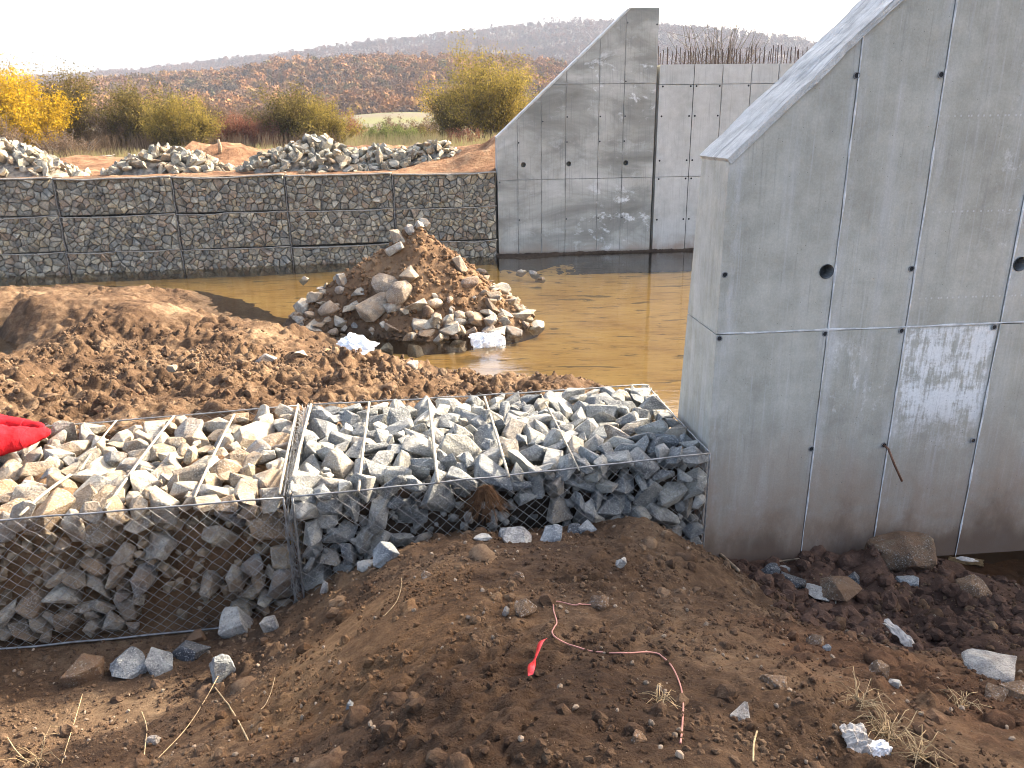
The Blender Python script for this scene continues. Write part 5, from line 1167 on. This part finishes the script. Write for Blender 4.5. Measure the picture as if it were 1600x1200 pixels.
p = hit_fg(1371, 1177); crumple('white_scrap', 'small white scrap right of the crumpled dirty cloth', 'scrap', (p[0], p[1], p[2] + 0.02), 0.04, 0.028, 0.03, 'sack', 9, 0.2, (0.5, 0.0), 16)
p = hit_fg(1474, 858); crumple('white_sack', 'small crushed white sack at the wall foot by the puddle', 'sack', (p[0], p[1], p[2] + 0.04), 0.07, 0.06, 0.10, 'plaster', 12, 0.2, (0.6, 0.0), 18)
p = hit_fg(1508, 880); crumple('pale_plank', 'broken pale board scrap lying in the puddle mud', 'scrap', (p[0], p[1], p[2] + 0.02), 0.13, 0.05, 0.03, 'plaster', 13, -0.2, (0.1, 0.0), 14)

def polyline(name, label, cat, pix, r_, mat, lift=0.012, extra=None, r1=None, grp=None, wob=0.0):
    P = []
    for a, b in pix: q = hit_fg(a, b); P.append(q + np.array([0, 0, lift]))
    P = np.array(P)
    # catmull-rom
    out = []
    for i in range(len(P) - 1):
        p0, p1, p2, p3 = P[max(0, i - 1)], P[i], P[i + 1], P[min(len(P) - 1, i + 2)]
        for t in np.linspace(0, 1, 7)[:-1]:
            out.append(0.5 * ((2 * p1) + (-p0 + p2) * t + (2 * p0 - 5 * p1 + 4 * p2 - p3) * t ** 2 + (-p0 + 3 * p1 - 3 * p2 + p3) * t ** 3))
    out.append(P[-1]); out = np.array(out)
    for q in out: q[2] = max(q[2], float(fg_at(q[0], q[1])) + 0.004)
    v, f = tube(out, r_, 6, True, r1 or r_); o = link(name, mesh_py(name, v, f, M[mat], True)); return tag(o, label, cat, grp)
polyline('pink_wire', 'long pink wire snaking down the dirt heap', 'wire', [(942, 935), (928, 947), (900, 948), (868, 942), (865, 955), (870, 975), (863, 993), (890, 1010), (930, 1021), (975, 1023), (1020, 1022), (1045, 1038), (1060, 1065), (1067, 1095), (1066, 1135), (1063, 1165)], 0.0032, 'pink', 0.008)
polyline('dry_stem', 'long straight dry stem below the pale blue oblong stone', 'stem', [(350, 1045), (320, 1100), (290, 1145), (248, 1190)], 0.0025, 'straw', 0.02, grp='dry stems on the dirt')
polyline('dry_stem', 'pale forked root curving down from the blue stone row', 'stem', [(334, 1074), (352, 1098), (370, 1125), (388, 1160)], 0.004, 'straw', 0.015, grp='dry stems on the dirt')
polyline('dry_stem', 'thin upright stem at the left bottom of the dirt', 'stem', [(130, 1088), (118, 1130), (104, 1175), (98, 1198)], 0.0022, 'straw', 0.02, grp='dry stems on the dirt')
polyline('dry_stem', 'curved stem in the far lower left corner', 'stem', [(12, 1155), (25, 1175), (40, 1190), (55, 1199)], 0.003, 'straw', 0.015, grp='dry stems on the dirt')
polyline('dry_stem', 'wavy pale root beside the small white stone, lower left', 'stem', [(222, 1115), (230, 1140), (228, 1165), (226, 1185)], 0.003, 'straw', 0.015, grp='dry stems on the dirt')
polyline('dry_stem', 'thin stem standing on the left slope of the heap', 'stem', [(430, 1062), (424, 1085), (415, 1105), (408, 1112)], 0.002, 'straw', 0.015, grp='dry stems on the dirt')
polyline('dry_stem', 'short pale stem below the white angular stone', 'stem', [(1182, 1150), (1177, 1170), (1176, 1198)], 0.003, 'straw', 0.02, grp='dry stems on the dirt')
polyline('dry_stem', 'fine root hair on the upper left face of the heap', 'stem', [(628, 905), (626, 925), (618, 945), (600, 965)], 0.0018, 'straw', 0.01, grp='dry stems on the dirt')
polyline('wood_batten', 'thin pale batten lying at the foot of the near wall', 'batten', [(1206, 884), (1225, 881), (1248, 878)], 0.007, 'wood', 0.03)
polyline('wood_stake', 'pale split wood stake at the top right edge of the heap', 'stake', [(1122, 868), (1135, 880), (1153, 897)], 0.014, 'wood', 0.03)
# red tape strip, half buried
p0, p1 = hit_fg(829, 1056), hit_fg(850, 1018); p1 = p1 + np.array([0, 0, 0.05]); V = []; k = 12; ax = np.array([0.02, 0.0, 0.002])
for i in range(k + 1):
    t = i / k; c = p0 + (p1 - p0) * t + np.array([-0.012 * math.sin(t * 3.1), 0, 0.012 * math.sin(t * 9)]); w = 0.5 + 0.25 * math.sin(t * 8); V += [c - ax * w, c + ax * w + np.array([0, -0.008 * math.sin(t * 12), 0.006]), c + ax * w + np.array([0, -0.008 * math.sin(t * 12) + .002, 0.006]), c - ax * w + np.array([0, .002, 0])]
Fc = [];
for i in range(k):
    for m_ in range(4): Fc.append([i * 4 + m_, i * 4 + (m_ + 1) % 4, (i + 1) * 4 + (m_ + 1) % 4, (i + 1) * 4 + m_])
tag(link('plastic_strip', mesh_py('plastic_strip', V, Fc, M['redtape'], True)), 'torn red plastic strip sticking out of the dirt heap', 'plastic strip')
# roots and grass tufts
def tuft(name, label, px, py, n, l, mat, seed, down=False, where=None, cat='roots', grp='root tufts'):
    r = np.random.default_rng(seed); p = where if where is not None else hit_fg(px, py); T = []
    for k in range(n):
        az = r.uniform(0, 6.28); d = np.array([math.cos(az), math.sin(az), 0]); ln = l * r.uniform(0.4, 1); up = r.uniform(0.1, 0.8)
        pts = [np.array([0, 0, 0]) + r.normal(0, l * .08, 3) * np.array([1, 1, 0.2])]
        for t in (0.3, 0.6, 1.0):
            pts.append(pts[0] + d * ln * t + np.array([0, 0, (-ln * t * 1.1 if down else ln * up * math.sin(math.pi * t * 0.8))]) + r.normal(0, l * 0.06, 3))
        T.append(tube(pts, 0.0019, 3, False, 0.001))
    v, f = join(T); return tag(link(name, mesh_py(name, v, f, M[mat], True), None, p), label, cat, grp)
tuft('grass_tuft', 'dry root and grass tuft around the crumpled cloth, bottom right', 1385, 1150, 50, 0.15, 'straw', 1)
tuft('grass_tuft', 'dry grass tuft near the lower edge, right of the root tuft', 1440, 1185, 34, 0.12, 'straw', 2)
tuft('grass_tuft', 'small tuft of pale roots left of the white angular stone', 1030, 1100, 26, 0.09, 'straw', 3)
tuft('grass_tuft', 'yellowish grass tuft right of the plaster splash', 1500, 1105, 26, 0.10, 'straw', 4)
tuft('grass_tuft', 'dry grass blades in the lower left corner', 60, 1190, 16, 0.18, 'straw', 5)
tuft('grass_tuft', 'sparse straw tuft above the crumpled cloth on the right slope', 1345, 1100, 20, 0.14, 'straw', 6)
q = np.array(bil(cR, 0.435, -0.02)); tuft('root_clump', 'brown clump of fibrous roots hanging on the right gabion mesh', 0, 0, 260, 0.20, 'root', 7, True, (q[0], q[1] - 0.05, -2.45), 'roots')

# red padded garment on the left gabion
def lobe(path, radii, mat, seams):
    V, n, sd = [], 40, 20; path = np.array(path); tt = np.linspace(0, len(path) - 1, n)
    for i, t in enumerate(tt):
        k = min(int(t), len(path) - 2); fr = t - k; fr = fr * fr * (3 - 2 * fr) * 0.4 + fr * 0.6; c = path[k] * (1 - fr) + path[k + 1] * fr; a = np.interp(t, range(len(path)), [q[0] for q in radii]); b = np.interp(t, range(len(path)), [q[1] for q in radii])
        cr = min([abs(t - s) for s in seams] + [9]); pinch = 1 - 0.10 * math.exp(-(cr / 0.05) ** 2)
        for s in range(sd):
            an = 2 * math.pi * s / sd; wr = 1 + 0.22 * float(perlin(t * 2.6, an * 1.3 + 4, 3)) + 0.12 * float(perlin(t * 7, an * 3, 9))
            V.append(c + np.array([0, math.cos(an) * a * pinch * wr, math.sin(an) * b * pinch * wr]))
    Fc = []
    for i in range(n - 1):
        for s in range(sd): Fc.append([i * sd + s, i * sd + (s + 1) % sd, (i + 1) * sd + (s + 1) % sd, (i + 1) * sd + s])
    Fc += [list(range(sd))[::-1], [(n - 1) * sd + s for s in range(sd)]]
    for s0 in seams:
        i = int(s0 / (len(path) - 1) * (n - 1)); ringp = [np.array(V[i * sd + s]) * 1.0 for s in range(sd)]; c = sum(ringp) / sd; ringp = [c + (q - c) * 1.015 for q in ringp]; sv, sf = tube(ringp + [ringp[0]], 0.0028, 4, False); link('seam', mesh_py('seam', sv, sf, M['red_seam']), rt)
    return V, Fc
def gp(px, py, z): return onz(px, py, z)
o = gp(20, 680, -2.30); rt = thing('red_garment', 'red padded garment lying on the stones at the left edge of the photo', 'garment', o)
pa = [gp(-260, 640, -2.2) - o, gp(-120, 645, -2.25) - o, gp(0, 660, -2.28) - o, gp(40, 664, -2.30) - o, gp(66, 668, -2.31) - o, gp(70, 669, -2.31) - o]
v, f = lobe(pa, [(0.18, 0.11), (0.14, 0.08), (0.09, 0.055), (0.065, 0.045), (0.04, 0.035), (0.008, 0.008)], 'red', [3.0]); link('sleeve', mesh_py('sleeve', v, f, M['red'], True), rt)
pb = [gp(-260, 690, -2.2) - o, gp(-120, 692, -2.25) - o, gp(0, 690, -2.27) - o, gp(45, 683, -2.28) - o, gp(74, 676, -2.29) - o, gp(79, 675, -2.29) - o]
v, f = lobe(pb, [(0.26, 0.15), (0.23, 0.14), (0.17, 0.11), (0.10, 0.075), (0.045, 0.035), (0.008, 0.008)], 'red', [2.15, 3.0]); link('sleeve', mesh_py('sleeve', v, f, M['red'], True), rt)

# ------------------------------------------------------------------ air
v, f = boxvf(-2600, 2600, -60, 3300, -6.0, 185)
hz = link('haze', mesh_py('haze', v, f), None, kind='stuff')
g = G('haze_air'); pv = g.n('ShaderNodeVolumePrincipled'); pv.inputs['Color'].default_value = (0.74, 0.84, 1.0, 1); pv.inputs['Density'].default_value = 0.0002; pv.inputs['Anisotropy'].default_value = 0.0
g.t.links.new(pv.outputs[0], g.out.inputs['Volume']); hz.data.materials.append(g.m)
